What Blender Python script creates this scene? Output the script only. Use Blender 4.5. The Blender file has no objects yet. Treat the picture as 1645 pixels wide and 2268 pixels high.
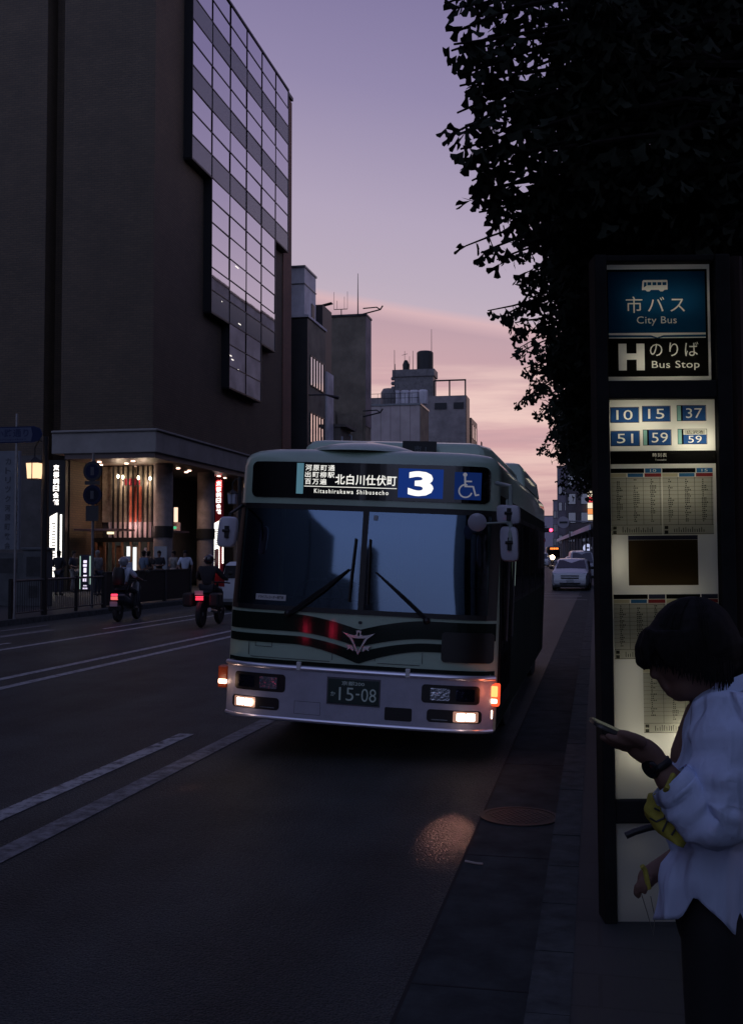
import bpy, bmesh, math, random
from mathutils import Vector, Matrix, Euler
from bpy import context as CTX

SC = CTX.scene
COL = SC.collection
R = math.radians
rnd = random.Random(7)

# ---------------------------------------------------------------- camera
F_PX, CX, CY, EYE = 2400.0, 822.5, 1134.0, 1.70       # focal length in units of a 1645 x 2268 frame
YAW = math.atan(497 / F_PX)
PITCH = R(2.24)
cam_data = bpy.data.cameras.new("camera")
cam = bpy.data.objects.new("camera", cam_data)
COL.objects.link(cam)
cam.location = (0, 0, EYE)
cam.rotation_euler = (R(90) + PITCH, 0, YAW)
cam_data.sensor_fit = 'VERTICAL'
cam_data.sensor_height = 36.0
cam_data.lens = 36.0 * F_PX / 2268.0
cam_data.clip_start = 0.05
cam_data.clip_end = 3000
SC.camera = cam
SC.render.resolution_x, SC.render.resolution_y = 742, 1024
SC.view_settings.view_transform = 'Standard'
SC.view_settings.look = 'None'
SC.view_settings.exposure = 0.0
SC.view_settings.gamma = 1.0
SC.cycles.use_denoising = True
SC.cycles.max_bounces = 8
SC.cycles.transparent_max_bounces = 12
SC.cycles.sample_clamp_indirect = 4.0
SC.cycles.caustics_reflective = False
SC.cycles.caustics_refractive = False


def lin(c):
    return tuple(((v / 255) / 12.92 if v / 255 <= .04045 else ((v / 255 + .055) / 1.055) ** 2.4) for v in c) + (1.0,)


# ---------------------------------------------------------------- world: dusk sky
world = bpy.data.worlds.new("World")
SC.world = world
world.use_nodes = True
wt = world.node_tree
wt.nodes.clear()
WN, WL = wt.nodes, wt.links


def wnode(t, **kw):
    n = WN.new(t)
    for k, v in kw.items():
        setattr(n, k, v)
    return n


def wmath(op, a, b=None, c=None):
    n = wnode('ShaderNodeMath', operation=op)
    for i, v in enumerate((a, b, c)):
        if v is None:
            continue
        if isinstance(v, (int, float)):
            n.inputs[i].default_value = v
        else:
            WL.new(v, n.inputs[i])
    return n.outputs[0]


def wmix(fac, a, b, blend='MIX'):
    n = wnode('ShaderNodeMix', data_type='RGBA', blend_type=blend)
    for key, v in (('Factor', fac), ('A', a), ('B', b)):
        s = [i for i in n.inputs if i.name == key and i.enabled][0]
        if isinstance(v, (int, float)):
            s.default_value = v
        elif isinstance(v, tuple):
            s.default_value = v
        else:
            WL.new(v, s)
    return [o for o in n.outputs if o.enabled][0]


def wramp(fac, stops):
    n = wnode('ShaderNodeValToRGB')
    r = n.color_ramp
    while len(r.elements) < len(stops):
        r.elements.new(0.5)
    for e, (p, c) in zip(r.elements, stops):
        e.position = p
        e.color = c
    WL.new(fac, n.inputs[0])
    return n.outputs[0]


SUN_EL, SUN_AZ = R(1.0), R(25)          # the afterglow lies ahead, a little to the right of the street
tc = wnode('ShaderNodeTexCoord')
sep = wnode('ShaderNodeSeparateXYZ')
WL.new(tc.outputs['Generated'], sep.inputs[0])
dx, dy, dz = sep.outputs
front = wramp(wmath('ADD', dz, wmath('MULTIPLY', dx, 0.17)), [
    (0.000, lin((132, 106, 126))), (0.030, lin((160, 124, 140))), (0.075, lin((199, 155, 164))),
    (0.130, lin((204, 164, 170))), (0.180, lin((186, 154, 166))), (0.192, lin((212, 176, 182))), (0.199, lin((188, 171, 187))), (0.215, lin((183, 168, 186))),
    (0.270, lin((174, 160, 184))), (0.370, lin((143, 132, 168))), (0.480, lin((116, 107, 150))),
    (1.000, lin((74, 80, 128)))])
back = wramp(dz, [(0.0, lin((144, 154, 192))), (0.25, lin((166, 180, 230))), (0.6, lin((146, 158, 206))),
                  (1.0, lin((100, 104, 146)))])
# streaks of pink cloud: stretched noise, only low in the sky
mp = wnode('ShaderNodeMapping')
mp.inputs['Scale'].default_value = (2.2, 2.2, 26.0)
mp.inputs['Rotation'].default_value = (R(3), R(4), 0)
WL.new(tc.outputs['Generated'], mp.inputs[0])
nz = wnode('ShaderNodeTexNoise')
nz.inputs['Scale'].default_value = 1.6
nz.inputs['Detail'].default_value = 7
nz.inputs['Roughness'].default_value = 0.55
WL.new(mp.outputs[0], nz.inputs[0])
streak = wramp(nz.outputs[0], [(0.44, (0, 0, 0, 1)), (0.60, (1, 1, 1, 1))])
low = wramp(dz, [(0.0, (0, 0, 0, 1)), (0.05, (.6, .6, .6, 1)), (0.12, (1, 1, 1, 1)), (0.155, (.9, .9, .9, 1)), (0.18, (.1, .1, .1, 1)), (0.2, (0, 0, 0, 1)), (1.0, (0, 0, 0, 1))])
nz2 = wnode('ShaderNodeTexNoise')
nz2.inputs['Scale'].default_value = 3.0
nz2.inputs['Detail'].default_value = 5
WL.new(mp.outputs[0], nz2.inputs[0])
shade = wramp(nz2.outputs[0], [(0.44, (0, 0, 0, 1)), (0.60, (1, 1, 1, 1))])
f1 = wmath('MULTIPLY', wmath('MULTIPLY', streak, low), 0.75)
f2 = wmath('MULTIPLY', wmath('MULTIPLY', shade, low), 0.45)
frontc = wmix(f2, front, lin((176, 142, 156)))
frontc = wmix(f1, frontc, lin((240, 206, 198)))
turn = wnode('ShaderNodeMapRange', interpolation_type='SMOOTHSTEP')
turn.inputs['From Min'].default_value = -0.55
turn.inputs['From Max'].default_value = 0.55
WL.new(dy, turn.inputs['Value'])
sky = wmix(turn.outputs[0], back, frontc)
nish = wnode('ShaderNodeTexSky', sky_type='NISHITA', sun_disc=False)
nish.sun_elevation = SUN_EL
nish.sun_rotation = SUN_AZ
sky = wmix(0.02, sky, nish.outputs[0], 'ADD')
bg = wnode('ShaderNodeBackground')
bg.inputs['Strength'].default_value = 1.0
WL.new(sky, bg.inputs['Color'])
wo = wnode('ShaderNodeOutputWorld')
WL.new(bg.outputs[0], wo.inputs['Surface'])

sun_d = bpy.data.lights.new("sun", 'SUN')
sun_d.energy = 0.05                                    # last glow after sunset
sun_d.angle = R(20)
sun_d.color = (1.0, 0.72, 0.62)
sun = bpy.data.objects.new("sun", sun_d)
COL.objects.link(sun)
sun.rotation_euler = (R(86), 0, R(180) - SUN_AZ)
sun.location = (20, 60, 40)

# ---------------------------------------------------------------- back-projection (metres from a place in the view)
_d = Vector((-math.sin(YAW) * math.cos(PITCH), math.cos(YAW) * math.cos(PITCH), math.sin(PITCH)))
_r = Vector((math.cos(YAW), math.sin(YAW), 0))
_u = _r.cross(_d)
_C = Vector((0, 0, EYE))


def atZ(x, y, Z):
    return _C + (_d + _r * ((x - CX) / F_PX) - _u * ((y - CY) / F_PX)) * Z


# ---------------------------------------------------------------- materials
def mat(name, col, rough=.6, metal=0.0, spec=.5, noise=None, bump=None, emit=None, estr=0.0, coat=0.0, dark=.6):
    m = bpy.data.materials.new(name)
    m.use_nodes = True
    nt = m.node_tree
    p = nt.nodes['Principled BSDF']
    c = tuple(col) + ((1.0,) if len(col) == 3 else ())
    p.inputs['Base Color'].default_value = c
    p.inputs['Roughness'].default_value = rough
    p.inputs['Metallic'].default_value = metal
    p.inputs['Specular IOR Level'].default_value = spec
    p.inputs['Coat Weight'].default_value = coat
    t = nt.nodes.new('ShaderNodeTexCoord')
    if noise:
        n = nt.nodes.new('ShaderNodeTexNoise')
        n.inputs['Scale'].default_value = noise
        n.inputs['Detail'].default_value = 6
        n.inputs['Roughness'].default_value = .65
        nt.links.new(t.outputs['Object'], n.inputs[0])
        rp = nt.nodes.new('ShaderNodeValToRGB')
        rp.color_ramp.elements[0].position = .3
        rp.color_ramp.elements[1].position = .7
        rp.color_ramp.elements[0].color = tuple(v * dark for v in c[:3]) + (1,)
        rp.color_ramp.elements[1].color = tuple(min(1, v * (2 - dark)) for v in c[:3]) + (1,)
        nt.links.new(n.outputs[0], rp.inputs[0])
        nt.links.new(rp.outputs[0], p.inputs['Base Color'])
    if bump:
        n = nt.nodes.new('ShaderNodeTexNoise')
        n.inputs['Scale'].default_value = bump[0]
        n.inputs['Detail'].default_value = 5
        nt.links.new(t.outputs['Object'], n.inputs[0])
        b = nt.nodes.new('ShaderNodeBump')
        b.inputs['Strength'].default_value = bump[1]
        b.inputs['Distance'].default_value = bump[2] if len(bump) > 2 else .01
        nt.links.new(n.outputs[0], b.inputs['Height'])
        nt.links.new(b.outputs[0], p.inputs['Normal'])
    if emit:
        p.inputs['Emission Color'].default_value = tuple(emit) + (1.0,)
        p.inputs['Emission Strength'].default_value = estr
    return m


def tile_mat(name, c1, c2, mortar, sx, sz, size=.02, rough=.7, bump=.3, axes='XZ', offset=.5):
    """brick or slab pattern in object space"""
    m = bpy.data.materials.new(name)
    m.use_nodes = True
    nt = m.node_tree
    p = nt.nodes['Principled BSDF']
    p.inputs['Roughness'].default_value = rough
    t = nt.nodes.new('ShaderNodeTexCoord')
    s = nt.nodes.new('ShaderNodeSeparateXYZ')
    nt.links.new(t.outputs['Object'], s.inputs[0])
    cb = nt.nodes.new('ShaderNodeCombineXYZ')
    if axes == 'WALL':                       # along x + y, up z
        ad = nt.nodes.new('ShaderNodeMath')
        nt.links.new(s.outputs[0], ad.inputs[0])
        nt.links.new(s.outputs[1], ad.inputs[1])
        nt.links.new(ad.outputs[0], cb.inputs[0])
        nt.links.new(s.outputs[2], cb.inputs[1])
    else:
        nt.links.new(s.outputs[0], cb.inputs[0])
        nt.links.new(s.outputs[1], cb.inputs[1])
    b = nt.nodes.new('ShaderNodeTexBrick')
    b.offset = offset
    b.inputs['Scale'].default_value = 1.0
    b.inputs['Brick Width'].default_value = sx
    b.inputs['Row Height'].default_value = sz
    b.inputs['Mortar Size'].default_value = size
    b.inputs['Color1'].default_value = tuple(c1) + (1,)
    b.inputs['Color2'].default_value = tuple(c2) + (1,)
    b.inputs['Mortar'].default_value = tuple(mortar) + (1,)
    nt.links.new(cb.outputs[0], b.inputs[0])
    n = nt.nodes.new('ShaderNodeTexNoise')
    n.inputs['Scale'].default_value = .7
    n.inputs['Detail'].default_value = 6
    nt.links.new(t.outputs['Object'], n.inputs[0])
    mx = nt.nodes.new('ShaderNodeMix')
    mx.data_type = 'RGBA'
    mx.blend_type = 'MULTIPLY'
    mx.inputs[0].default_value = .55
    nt.links.new(b.outputs[0], mx.inputs[6])
    nt.links.new(n.outputs[0], mx.inputs[7])
    nt.links.new(mx.outputs[2], p.inputs['Base Color'])
    bp = nt.nodes.new('ShaderNodeBump')
    bp.inputs['Strength'].default_value = bump
    bp.inputs['Distance'].default_value = .01
    nt.links.new(b.outputs[1], bp.inputs['Height'])
    bp.invert = True
    nt.links.new(bp.outputs[0], p.inputs['Normal'])
    return m


def shader_mat(name, build):
    m = bpy.data.materials.new(name)
    m.use_nodes = True
    nt = m.node_tree
    nt.nodes.clear()
    out = nt.nodes.new('ShaderNodeOutputMaterial')
    nt.links.new(build(nt), out.inputs['Surface'])
    return m


def glass_mat(name, tint, fac, rough=0.0, gcol=(1, 1, 1), wave=0.0):
    """tinted pane: part mirror, part see-through"""
    def b(nt):
        g = nt.nodes.new('ShaderNodeBsdfGlossy')
        g.inputs['Roughness'].default_value = rough
        g.inputs['Color'].default_value = tuple(gcol) + (1,)
        t = nt.nodes.new('ShaderNodeBsdfTransparent')
        t.inputs['Color'].default_value = tuple(tint) + (1,)
        m = nt.nodes.new('ShaderNodeMixShader')
        m.inputs[0].default_value = fac
        if wave:
            tcn = nt.nodes.new('ShaderNodeTexCoord')
            n = nt.nodes.new('ShaderNodeTexNoise')
            n.inputs['Scale'].default_value = .35
            nt.links.new(tcn.outputs['Object'], n.inputs[0])
            bp = nt.nodes.new('ShaderNodeBump')
            bp.inputs['Strength'].default_value = wave
            bp.inputs['Distance'].default_value = .1
            nt.links.new(n.outputs[0], bp.inputs['Height'])
            nt.links.new(bp.outputs[0], g.inputs['Normal'])
        nt.links.new(t.outputs[0], m.inputs[1])
        nt.links.new(g.outputs[0], m.inputs[2])
        return m.outputs[0]
    return shader_mat(name, b)


def mirror_mat(name, base, fac, rough=0.03, gcol=(1, 1, 1), wave=.0):
    """opaque dark pane that mirrors the sky"""
    def b(nt):
        g = nt.nodes.new('ShaderNodeBsdfGlossy')
        g.inputs['Roughness'].default_value = rough
        g.inputs['Color'].default_value = tuple(gcol) + (1,)
        t = nt.nodes.new('ShaderNodeBsdfDiffuse')
        t.inputs['Color'].default_value = tuple(base) + (1,)
        m = nt.nodes.new('ShaderNodeMixShader')
        m.inputs[0].default_value = fac
        if wave:
            tcn = nt.nodes.new('ShaderNodeTexCoord')
            n = nt.nodes.new('ShaderNodeTexNoise')
            n.inputs['Scale'].default_value = .5
            nt.links.new(tcn.outputs['Object'], n.inputs[0])
            bp = nt.nodes.new('ShaderNodeBump')
            bp.inputs['Strength'].default_value = wave
            bp.inputs['Distance'].default_value = .05
            nt.links.new(n.outputs[0], bp.inputs['Height'])
            nt.links.new(bp.outputs[0], g.inputs['Normal'])
        nt.links.new(t.outputs[0], m.inputs[1])
        nt.links.new(g.outputs[0], m.inputs[2])
        return m.outputs[0]
    return shader_mat(name, b)


def film_mat(name, col):
    """printed ink film on a light box: filters the light of the sheet behind"""
    def b(nt):
        t = nt.nodes.new('ShaderNodeBsdfTransparent')
        t.inputs['Color'].default_value = tuple(col) + (1,)
        return t.outputs[0]
    return shader_mat(name, b)


def sheet_mat(name, col, split=.65):
    def b(nt):
        t = nt.nodes.new('ShaderNodeBsdfTranslucent')
        t.inputs['Color'].default_value = tuple(col) + (1,)
        d = nt.nodes.new('ShaderNodeBsdfDiffuse')
        d.inputs['Color'].default_value = tuple(col) + (1,)
        m = nt.nodes.new('ShaderNodeMixShader')
        m.inputs[0].default_value = split
        nt.links.new(d.outputs[0], m.inputs[1])
        nt.links.new(t.outputs[0], m.inputs[2])
        return m.outputs[0]
    return shader_mat(name, b)


def emit_mat(name, col, s):
    def b(nt):
        e = nt.nodes.new('ShaderNodeEmission')
        e.inputs['Color'].default_value = tuple(col) + (1,)
        e.inputs['Strength'].default_value = s
        return e.outputs[0]
    return shader_mat(name, b)


# ---------------------------------------------------------------- text outlines
_text_cache = {}


def text_geo(body, bold=0.0, spacing=1.0):
    key = (body, bold, spacing)
    if key in _text_cache:
        return _text_cache[key]
    c = bpy.data.curves.new("lettering", 'FONT')
    c.body = body
    c.size = 1.0
    c.offset = bold
    c.space_character = spacing
    c.resolution_u = 3
    o = bpy.data.objects.new("lettering", c)
    COL.objects.link(o)
    dg = CTX.evaluated_depsgraph_get()
    me = bpy.data.meshes.new_from_object(o.evaluated_get(dg))
    vs = [v.co.copy() for v in me.vertices]
    fs = [tuple(p.vertices) for p in me.polygons]
    bpy.data.objects.remove(o)
    bpy.data.meshes.remove(me)
    bpy.data.curves.remove(c)
    x0 = min(v.x for v in vs); x1 = max(v.x for v in vs)
    y0 = min(v.y for v in vs); y1 = max(v.y for v in vs)
    r = ([((v.x - x0) / max(x1 - x0, 1e-6), (v.y - y0) / max(y1 - y0, 1e-6)) for v in vs], fs, (x1 - x0) / max(y1 - y0, 1e-6))
    _text_cache[key] = r
    return r


def text_splines(body, bold=0.0, spacing=1.0):
    """glyph outlines as bezier point lists, normalised to the unit box"""
    c = bpy.data.curves.new("lettering", 'FONT')
    c.body = body
    c.offset = bold
    c.space_character = spacing
    o = bpy.data.objects.new("lettering", c)
    COL.objects.link(o)
    for s in CTX.view_layer.objects:
        s.select_set(False)
    o.select_set(True)
    CTX.view_layer.objects.active = o
    bpy.ops.object.convert(target='CURVE')
    o = CTX.view_layer.objects.active
    sp = []
    for s in o.data.splines:
        sp.append([(p.co.copy(), p.handle_left.copy(), p.handle_right.copy()) for p in s.bezier_points])
    allp = [p[0] for s in sp for p in s]
    x0 = min(p.x for p in allp); x1 = max(p.x for p in allp)
    y0 = min(p.y for p in allp); y1 = max(p.y for p in allp)
    cd = o.data
    bpy.data.objects.remove(o)
    bpy.data.curves.remove(cd)
    return sp, (x0, x1, y0, y1)


def film_geo(rect, letters, polys=()):
    """a flat sheet (x0,x1,z0,z1) with letter-shaped holes -> verts (x,z), faces"""
    cu = bpy.data.curves.new("film", 'CURVE')
    cu.dimensions = '2D'
    cu.fill_mode = 'BOTH'
    cu.resolution_u = 3

    def poly(pts):
        s = cu.splines.new('POLY')
        s.points.add(len(pts) - 1)
        for p, q in zip(s.points, pts):
            p.co = (q[0], q[1], 0, 1)
        s.use_cyclic_u = True
    x0, x1, z0, z1 = rect
    poly([(x0, z0), (x1, z0), (x1, z1), (x0, z1)])
    for p in polys:
        poly(p)
    for body, bx0, bx1, bz0, bz1, bold, spacing in letters:
        sp, (tx0, tx1, ty0, ty1) = text_splines(body, bold, spacing)

        def m(v):
            return (bx0 + (v.x - tx0) / (tx1 - tx0) * (bx1 - bx0), bz0 + (v.y - ty0) / (ty1 - ty0) * (bz1 - bz0), 0)
        for s in sp:
            n = cu.splines.new('BEZIER')
            n.bezier_points.add(len(s) - 1)
            for p, q in zip(n.bezier_points, s):
                p.co = m(q[0]); p.handle_left = m(q[1]); p.handle_right = m(q[2])
            n.use_cyclic_u = True
    o = bpy.data.objects.new("film", cu)
    COL.objects.link(o)
    dg = CTX.evaluated_depsgraph_get()
    me = bpy.data.meshes.new_from_object(o.evaluated_get(dg))
    vs = [(v.co.x, v.co.y) for v in me.vertices]
    fs = [tuple(p.vertices) for p in me.polygons]
    bpy.data.objects.remove(o)
    bpy.data.meshes.remove(me)
    bpy.data.curves.remove(cu)
    return vs, fs


# ---------------------------------------------------------------- mesh builder
class MB:
    def __init__(self, xf=None):
        self.v, self.f, self.m, self.xf = [], [], [], xf

    def add(self, vs, fs, mi=0):
        b = len(self.v)
        for v in vs:
            v = Vector(v)
            if self.xf:
                v = self.xf @ v
            self.v.append(v)
        for f in fs:
            self.f.append(tuple(b + i for i in f))
            self.m.append(mi)
        return self

    def box(self, x0, x1, y0, y1, z0, z1, mi=0):
        vs = [(x, y, z) for z in (z0, z1) for y in (y0, y1) for x in (x0, x1)]
        return self.add(vs, [(0, 2, 3, 1), (4, 5, 7, 6), (0, 1, 5, 4), (2, 6, 7, 3), (0, 4, 6, 2), (1, 3, 7, 5)], mi)

    def obox(self, c, s, rot=None, mi=0):
        M = Matrix.Translation(Vector(c)) @ (rot.to_matrix().to_4x4() if rot else Matrix())
        vs = [M @ Vector((x * s[0] / 2, y * s[1] / 2, z * s[2] / 2)) for z in (-1, 1) for y in (-1, 1) for x in (-1, 1)]
        return self.add(vs, [(0, 2, 3, 1), (4, 5, 7, 6), (0, 1, 5, 4), (2, 6, 7, 3), (0, 4, 6, 2), (1, 3, 7, 5)], mi)

    def quad(self, a, b, c, d, mi=0):
        return self.add([a, b, c, d], [(0, 1, 2, 3)], mi)

    def prism(self, pts, fa, fb, mi=0):
        """polygon pts mapped by two functions (front and back) and joined by walls"""
        n = len(pts)
        vs = [fa(*p) for p in pts] + [fb(*p) for p in pts]
        fs = [tuple(range(n)), tuple(reversed(range(n, 2 * n)))]
        for i in range(n):
            j = (i + 1) % n
            fs.append((i, i + n, j + n, j))
        return self.add(vs, fs, mi)

    def loft(self, rings, closed=True, cap0=False, cap1=False, mi=0):
        n = len(rings[0])
        vs = [p for r in rings for p in r]
        fs = []
        for i in range(len(rings) - 1):
            for j in range(n if closed else n - 1):
                k = (j + 1) % n
                fs.append((i * n + j, i * n + k, (i + 1) * n + k, (i + 1) * n + j))
        if cap0:
            fs.append(tuple(reversed(range(n))))
        if cap1:
            fs.append(tuple(range((len(rings) - 1) * n, len(rings) * n)))
        return self.add(vs, fs, mi)

    def tube(self, pts, rad, seg=8, cap=True, mi=0):
        pts = [Vector(p) for p in pts]
        if not hasattr(rad, '__len__'):
            rad = [rad] * len(pts)
        rings = []
        t0 = (pts[1] - pts[0]).normalized()
        up = Vector((0, 0, 1)) if abs(t0.z) < .9 else Vector((0, 1, 0))
        a = t0.cross(up).normalized()
        for i, p in enumerate(pts):
            if i == 0:
                t = pts[1] - pts[0]
            elif i == len(pts) - 1:
                t = pts[-1] - pts[-2]
            else:
                t = (pts[i + 1] - p).normalized() + (p - pts[i - 1]).normalized()
            t.normalize()
            a = (a - t * a.dot(t))
            a.normalize()
            b = t.cross(a)
            rings.append([p + (a * math.cos(2 * math.pi * k / seg) + b * math.sin(2 * math.pi * k / seg)) * rad[i] for k in range(seg)])
        return self.loft(rings, True, cap, cap, mi)

    def lathe(self, prof, c=(0, 0, 0), axis='Z', seg=20, mi=0, cap=True):
        rings = []
        c = Vector(c)
        for r, h in prof:
            ring = []
            for k in range(seg):
                a = 2 * math.pi * k / seg
                x, y = r * math.cos(a), r * math.sin(a)
                p = {'Z': (x, y, h), 'Y': (x, h, y), 'X': (h, x, y)}[axis]
                ring.append(c + Vector(p))
            rings.append(ring)
        return self.loft(rings, True, cap, cap, mi)

    def ball(self, c, r, seg=16, rings=10, mi=0):
        if not hasattr(r, '__len__'):
            r = (r, r, r)
        rr = []
        for i in range(rings + 1):
            t = math.pi * min(max(i / rings, .02), .98)
            rr.append([Vector(c) + Vector((r[0] * math.sin(t) * math.cos(2 * math.pi * k / seg), r[1] * math.sin(t) * math.sin(2 * math.pi * k / seg), r[2] * math.cos(t))) for k in range(seg)])
        return self.loft(rr, True, True, True, mi)

    def text(self, body, x0, x1, z0, z1, fn, mi=0, bold=0.0, spacing=1.0, keep=False):
        vs, fs, asp = text_geo(body, bold, spacing)
        if keep:                                          # keep the letters' own width, centred
            w = min(x1 - x0, (z1 - z0) * asp)
            c = (x0 + x1) / 2
            x0, x1 = c - w / 2, c + w / 2
        return self.add([fn(x0 + u * (x1 - x0), z0 + w * (z1 - z0)) for u, w in vs], fs, mi)

    def build(self, name, mats, parent=None, world=False, bev=0.0, smooth=None, seg=2, normals=True):
        me = bpy.data.meshes.new(name)
        off = parent.location if (world and parent) else Vector((0, 0, 0))
        me.from_pydata([tuple(v - off) for v in self.v], [], self.f)
        if not isinstance(mats, (list, tuple)):
            mats = [mats]
        for m in mats:
            me.materials.append(m)
        for p, i in zip(me.polygons, self.m):
            p.material_index = i
        me.validate()
        if normals:
            bm = bmesh.new()
            bm.from_mesh(me)
            bmesh.ops.remove_doubles(bm, verts=bm.verts, dist=1e-5)
            bmesh.ops.recalc_face_normals(bm, faces=bm.faces)
            bm.to_mesh(me)
            bm.free()
        o = bpy.data.objects.new(name, me)
        COL.objects.link(o)
        if parent:
            o.parent = parent
        if smooth:
            for p in me.polygons:
                p.use_smooth = True
            me.set_sharp_from_angle(angle=R(smooth))
        if bev:
            b = o.modifiers.new("edge", 'BEVEL')
            b.width = bev
            b.segments = seg
            b.limit_method = 'ANGLE'
            b.angle_limit = R(40)
        return o


def thing(name, label, cat, loc=(0, 0, 0), rot=(0, 0, 0), group=None):
    o = bpy.data.objects.new(name, None)
    COL.objects.link(o)
    o.location = loc
    o.rotation_euler = rot if hasattr(rot, '__len__') else (0, 0, rot)
    o.empty_display_size = .2
    tag(o, label, cat, group)
    return o


def tag(o, label=None, cat=None, group=None, kind=None):
    for k, v in (('label', label), ('category', cat), ('group', group), ('kind', kind)):
        if v:
            o[k] = v
    return o


def kids(o):
    return [c for c in bpy.data.objects if c.parent == o]


def dup(root, loc, rz=None, label=None, group=None):
    r = root.copy()
    COL.objects.link(r)
    r.location = loc
    if rz is not None:
        r.rotation_euler = (0, 0, rz)
    if label:
        r['label'] = label
    if group:
        r['group'] = group
    for ch in kids(root):
        c = ch.copy()
        COL.objects.link(c)
        c.parent = r
        for g in kids(ch):
            d = g.copy()
            COL.objects.link(d)
            d.parent = c
    return r


def lamp(name, kind, loc, energy, col, parent=None, **kw):
    d = bpy.data.lights.new(name, kind)
    d.energy = energy
    d.color = col
    rot = kw.pop('rot', None)
    for k, v in kw.items():
        setattr(d, k, v)
    o = bpy.data.objects.new(name, d)
    COL.objects.link(o)
    o.location = loc
    if rot:
        o.rotation_euler = rot
    if parent:
        o.parent = parent
    return o


# ---------------------------------------------------------------- shared materials
M_black = mat("black_metal", (.024, .024, .024), .5, spec=.25)
M_rubber = mat("black_rubber", (.022, .022, .022), .8, noise=20)
M_white = mat("white_paint", (.72, .73, .74), .3, coat=.4)
M_greymetal = mat("grey_metal", (.22, .23, .24), .4, .7, noise=8, dark=.8)
M_chrome = mat("bright_metal", (.75, .76, .78), .15, 1.0)
M_darkgrey = mat("dark_grey_paint", (.04, .042, .045), .5, noise=3)
M_skin = mat("skin", (.17, .10, .075), .6, spec=.3)
M_hair = mat("black_hair", (.012, .011, .011), .75, spec=.15, noise=60)
# ================================================================ setting: road, pavements, markings
M_asph = mat("asphalt", (.046, .054, .055), .68, spec=.14, noise=1.2, dark=.72)
_nt = M_asph.node_tree
_p = _nt.nodes['Principled BSDF']
_t = _nt.nodes.new('ShaderNodeTexCoord')
_v = _nt.nodes.new('ShaderNodeTexVoronoi')
_v.inputs['Scale'].default_value = 75
_nt.links.new(_t.outputs['Object'], _v.inputs[0])
_b = _nt.nodes.new('ShaderNodeBump')
_b.inputs['Strength'].default_value = .9
_b.inputs['Distance'].default_value = .012
_b.invert = True
_nt.links.new(_v.outputs['Distance'], _b.inputs['Height'])
_nt.links.new(_b.outputs[0], _p.inputs['Normal'])
_src = _p.inputs['Base Color'].links[0].from_socket
_n4 = _nt.nodes.new('ShaderNodeTexNoise')             # pale and dark stones in the surface
_n4.inputs['Scale'].default_value = 120
_n4.inputs['Detail'].default_value = 3
_nt.links.new(_t.outputs['Object'], _n4.inputs[0])
_r4 = _nt.nodes.new('ShaderNodeValToRGB')
_r4.color_ramp.elements[0].position, _r4.color_ramp.elements[1].position = .35, .68
_r4.color_ramp.elements[0].color, _r4.color_ramp.elements[1].color = (.45, .45, .45, 1), (1.9, 1.85, 1.8, 1)
_nt.links.new(_n4.outputs[0], _r4.inputs[0])
_n5 = _nt.nodes.new('ShaderNodeTexNoise')             # oil and tyre bands along the lanes
_n5.inputs['Scale'].default_value = .5
_n5.inputs['Detail'].default_value = 4
_mp5 = _nt.nodes.new('ShaderNodeMapping')
_mp5.inputs['Scale'].default_value = (2.4, .12, 1)
_nt.links.new(_t.outputs['Object'], _mp5.inputs[0])
_nt.links.new(_mp5.outputs[0], _n5.inputs[0])
_r5 = _nt.nodes.new('ShaderNodeValToRGB')
_r5.color_ramp.elements[0].position, _r5.color_ramp.elements[1].position = .35, .65
_r5.color_ramp.elements[0].color, _r5.color_ramp.elements[1].color = (.65, .65, .65, 1), (1.15, 1.15, 1.15, 1)
_nt.links.new(_n5.outputs[0], _r5.inputs[0])
for _s in (_r4, _r5):
    _mx = _nt.nodes.new('ShaderNodeMix')
    _mx.data_type, _mx.blend_type = 'RGBA', 'MULTIPLY'
    _mx.inputs[0].default_value = 1.0
    _nt.links.new(_src, _mx.inputs[6])
    _nt.links.new(_s.outputs[0], _mx.inputs[7])
    _src = _mx.outputs[2]
_nt.links.new(_src, _p.inputs['Base Color'])
_rr = _nt.nodes.new('ShaderNodeMapRange')
_rr.inputs['To Min'].default_value = .38
_rr.inputs['To Max'].default_value = .70
_n3 = _nt.nodes.new('ShaderNodeTexNoise')
_n3.inputs['Scale'].default_value = 40
_nt.links.new(_t.outputs['Object'], _n3.inputs[0])
_nt.links.new(_n3.outputs[0], _rr.inputs[0])
_nt.links.new(_rr.outputs[0], _p.inputs['Roughness'])

M_conc = mat("gutter_concrete", (.042, .049, .050), .8, spec=.1, noise=4, bump=(60, .3, .004))
M_pave = tile_mat("pavement_slabs", (.034, .040, .041), (.031, .036, .037), (.024, .027, .028), .6, .3, .008, .7, .3, 'XY')
M_kerb = mat("kerb_stone", (.056, .064, .065), .8, spec=.1, noise=7, bump=(40, .3, .004))


def worn_paint(name, col, lo, hi):
    m = mat(name, col, .65, bump=(90, .4, .004))
    nt = m.node_tree
    p = nt.nodes['Principled BSDF']
    t = nt.nodes.new('ShaderNodeTexCoord')
    n = nt.nodes.new('ShaderNodeTexNoise')
    n.inputs['Scale'].default_value = 9
    n.inputs['Detail'].default_value = 9
    n.inputs['Roughness'].default_value = .75
    nt.links.new(t.outputs['Object'], n.inputs[0])
    r = nt.nodes.new('ShaderNodeValToRGB')
    r.color_ramp.elements[0].position, r.color_ramp.elements[1].position = lo, hi
    r.color_ramp.elements[0].color = (.045, .045, .05, 1)
    r.color_ramp.elements[1].color = tuple(col) + (1,)
    nt.links.new(n.outputs[0], r.inputs[0])
    nt.links.new(r.outputs[0], p.inputs['Base Color'])
    return m


M_paint = worn_paint("road_paint", (.40, .42, .43), .38, .54)
M_paint_old = worn_paint("worn_road_paint", (.25, .265, .28), .38, .62)

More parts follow.
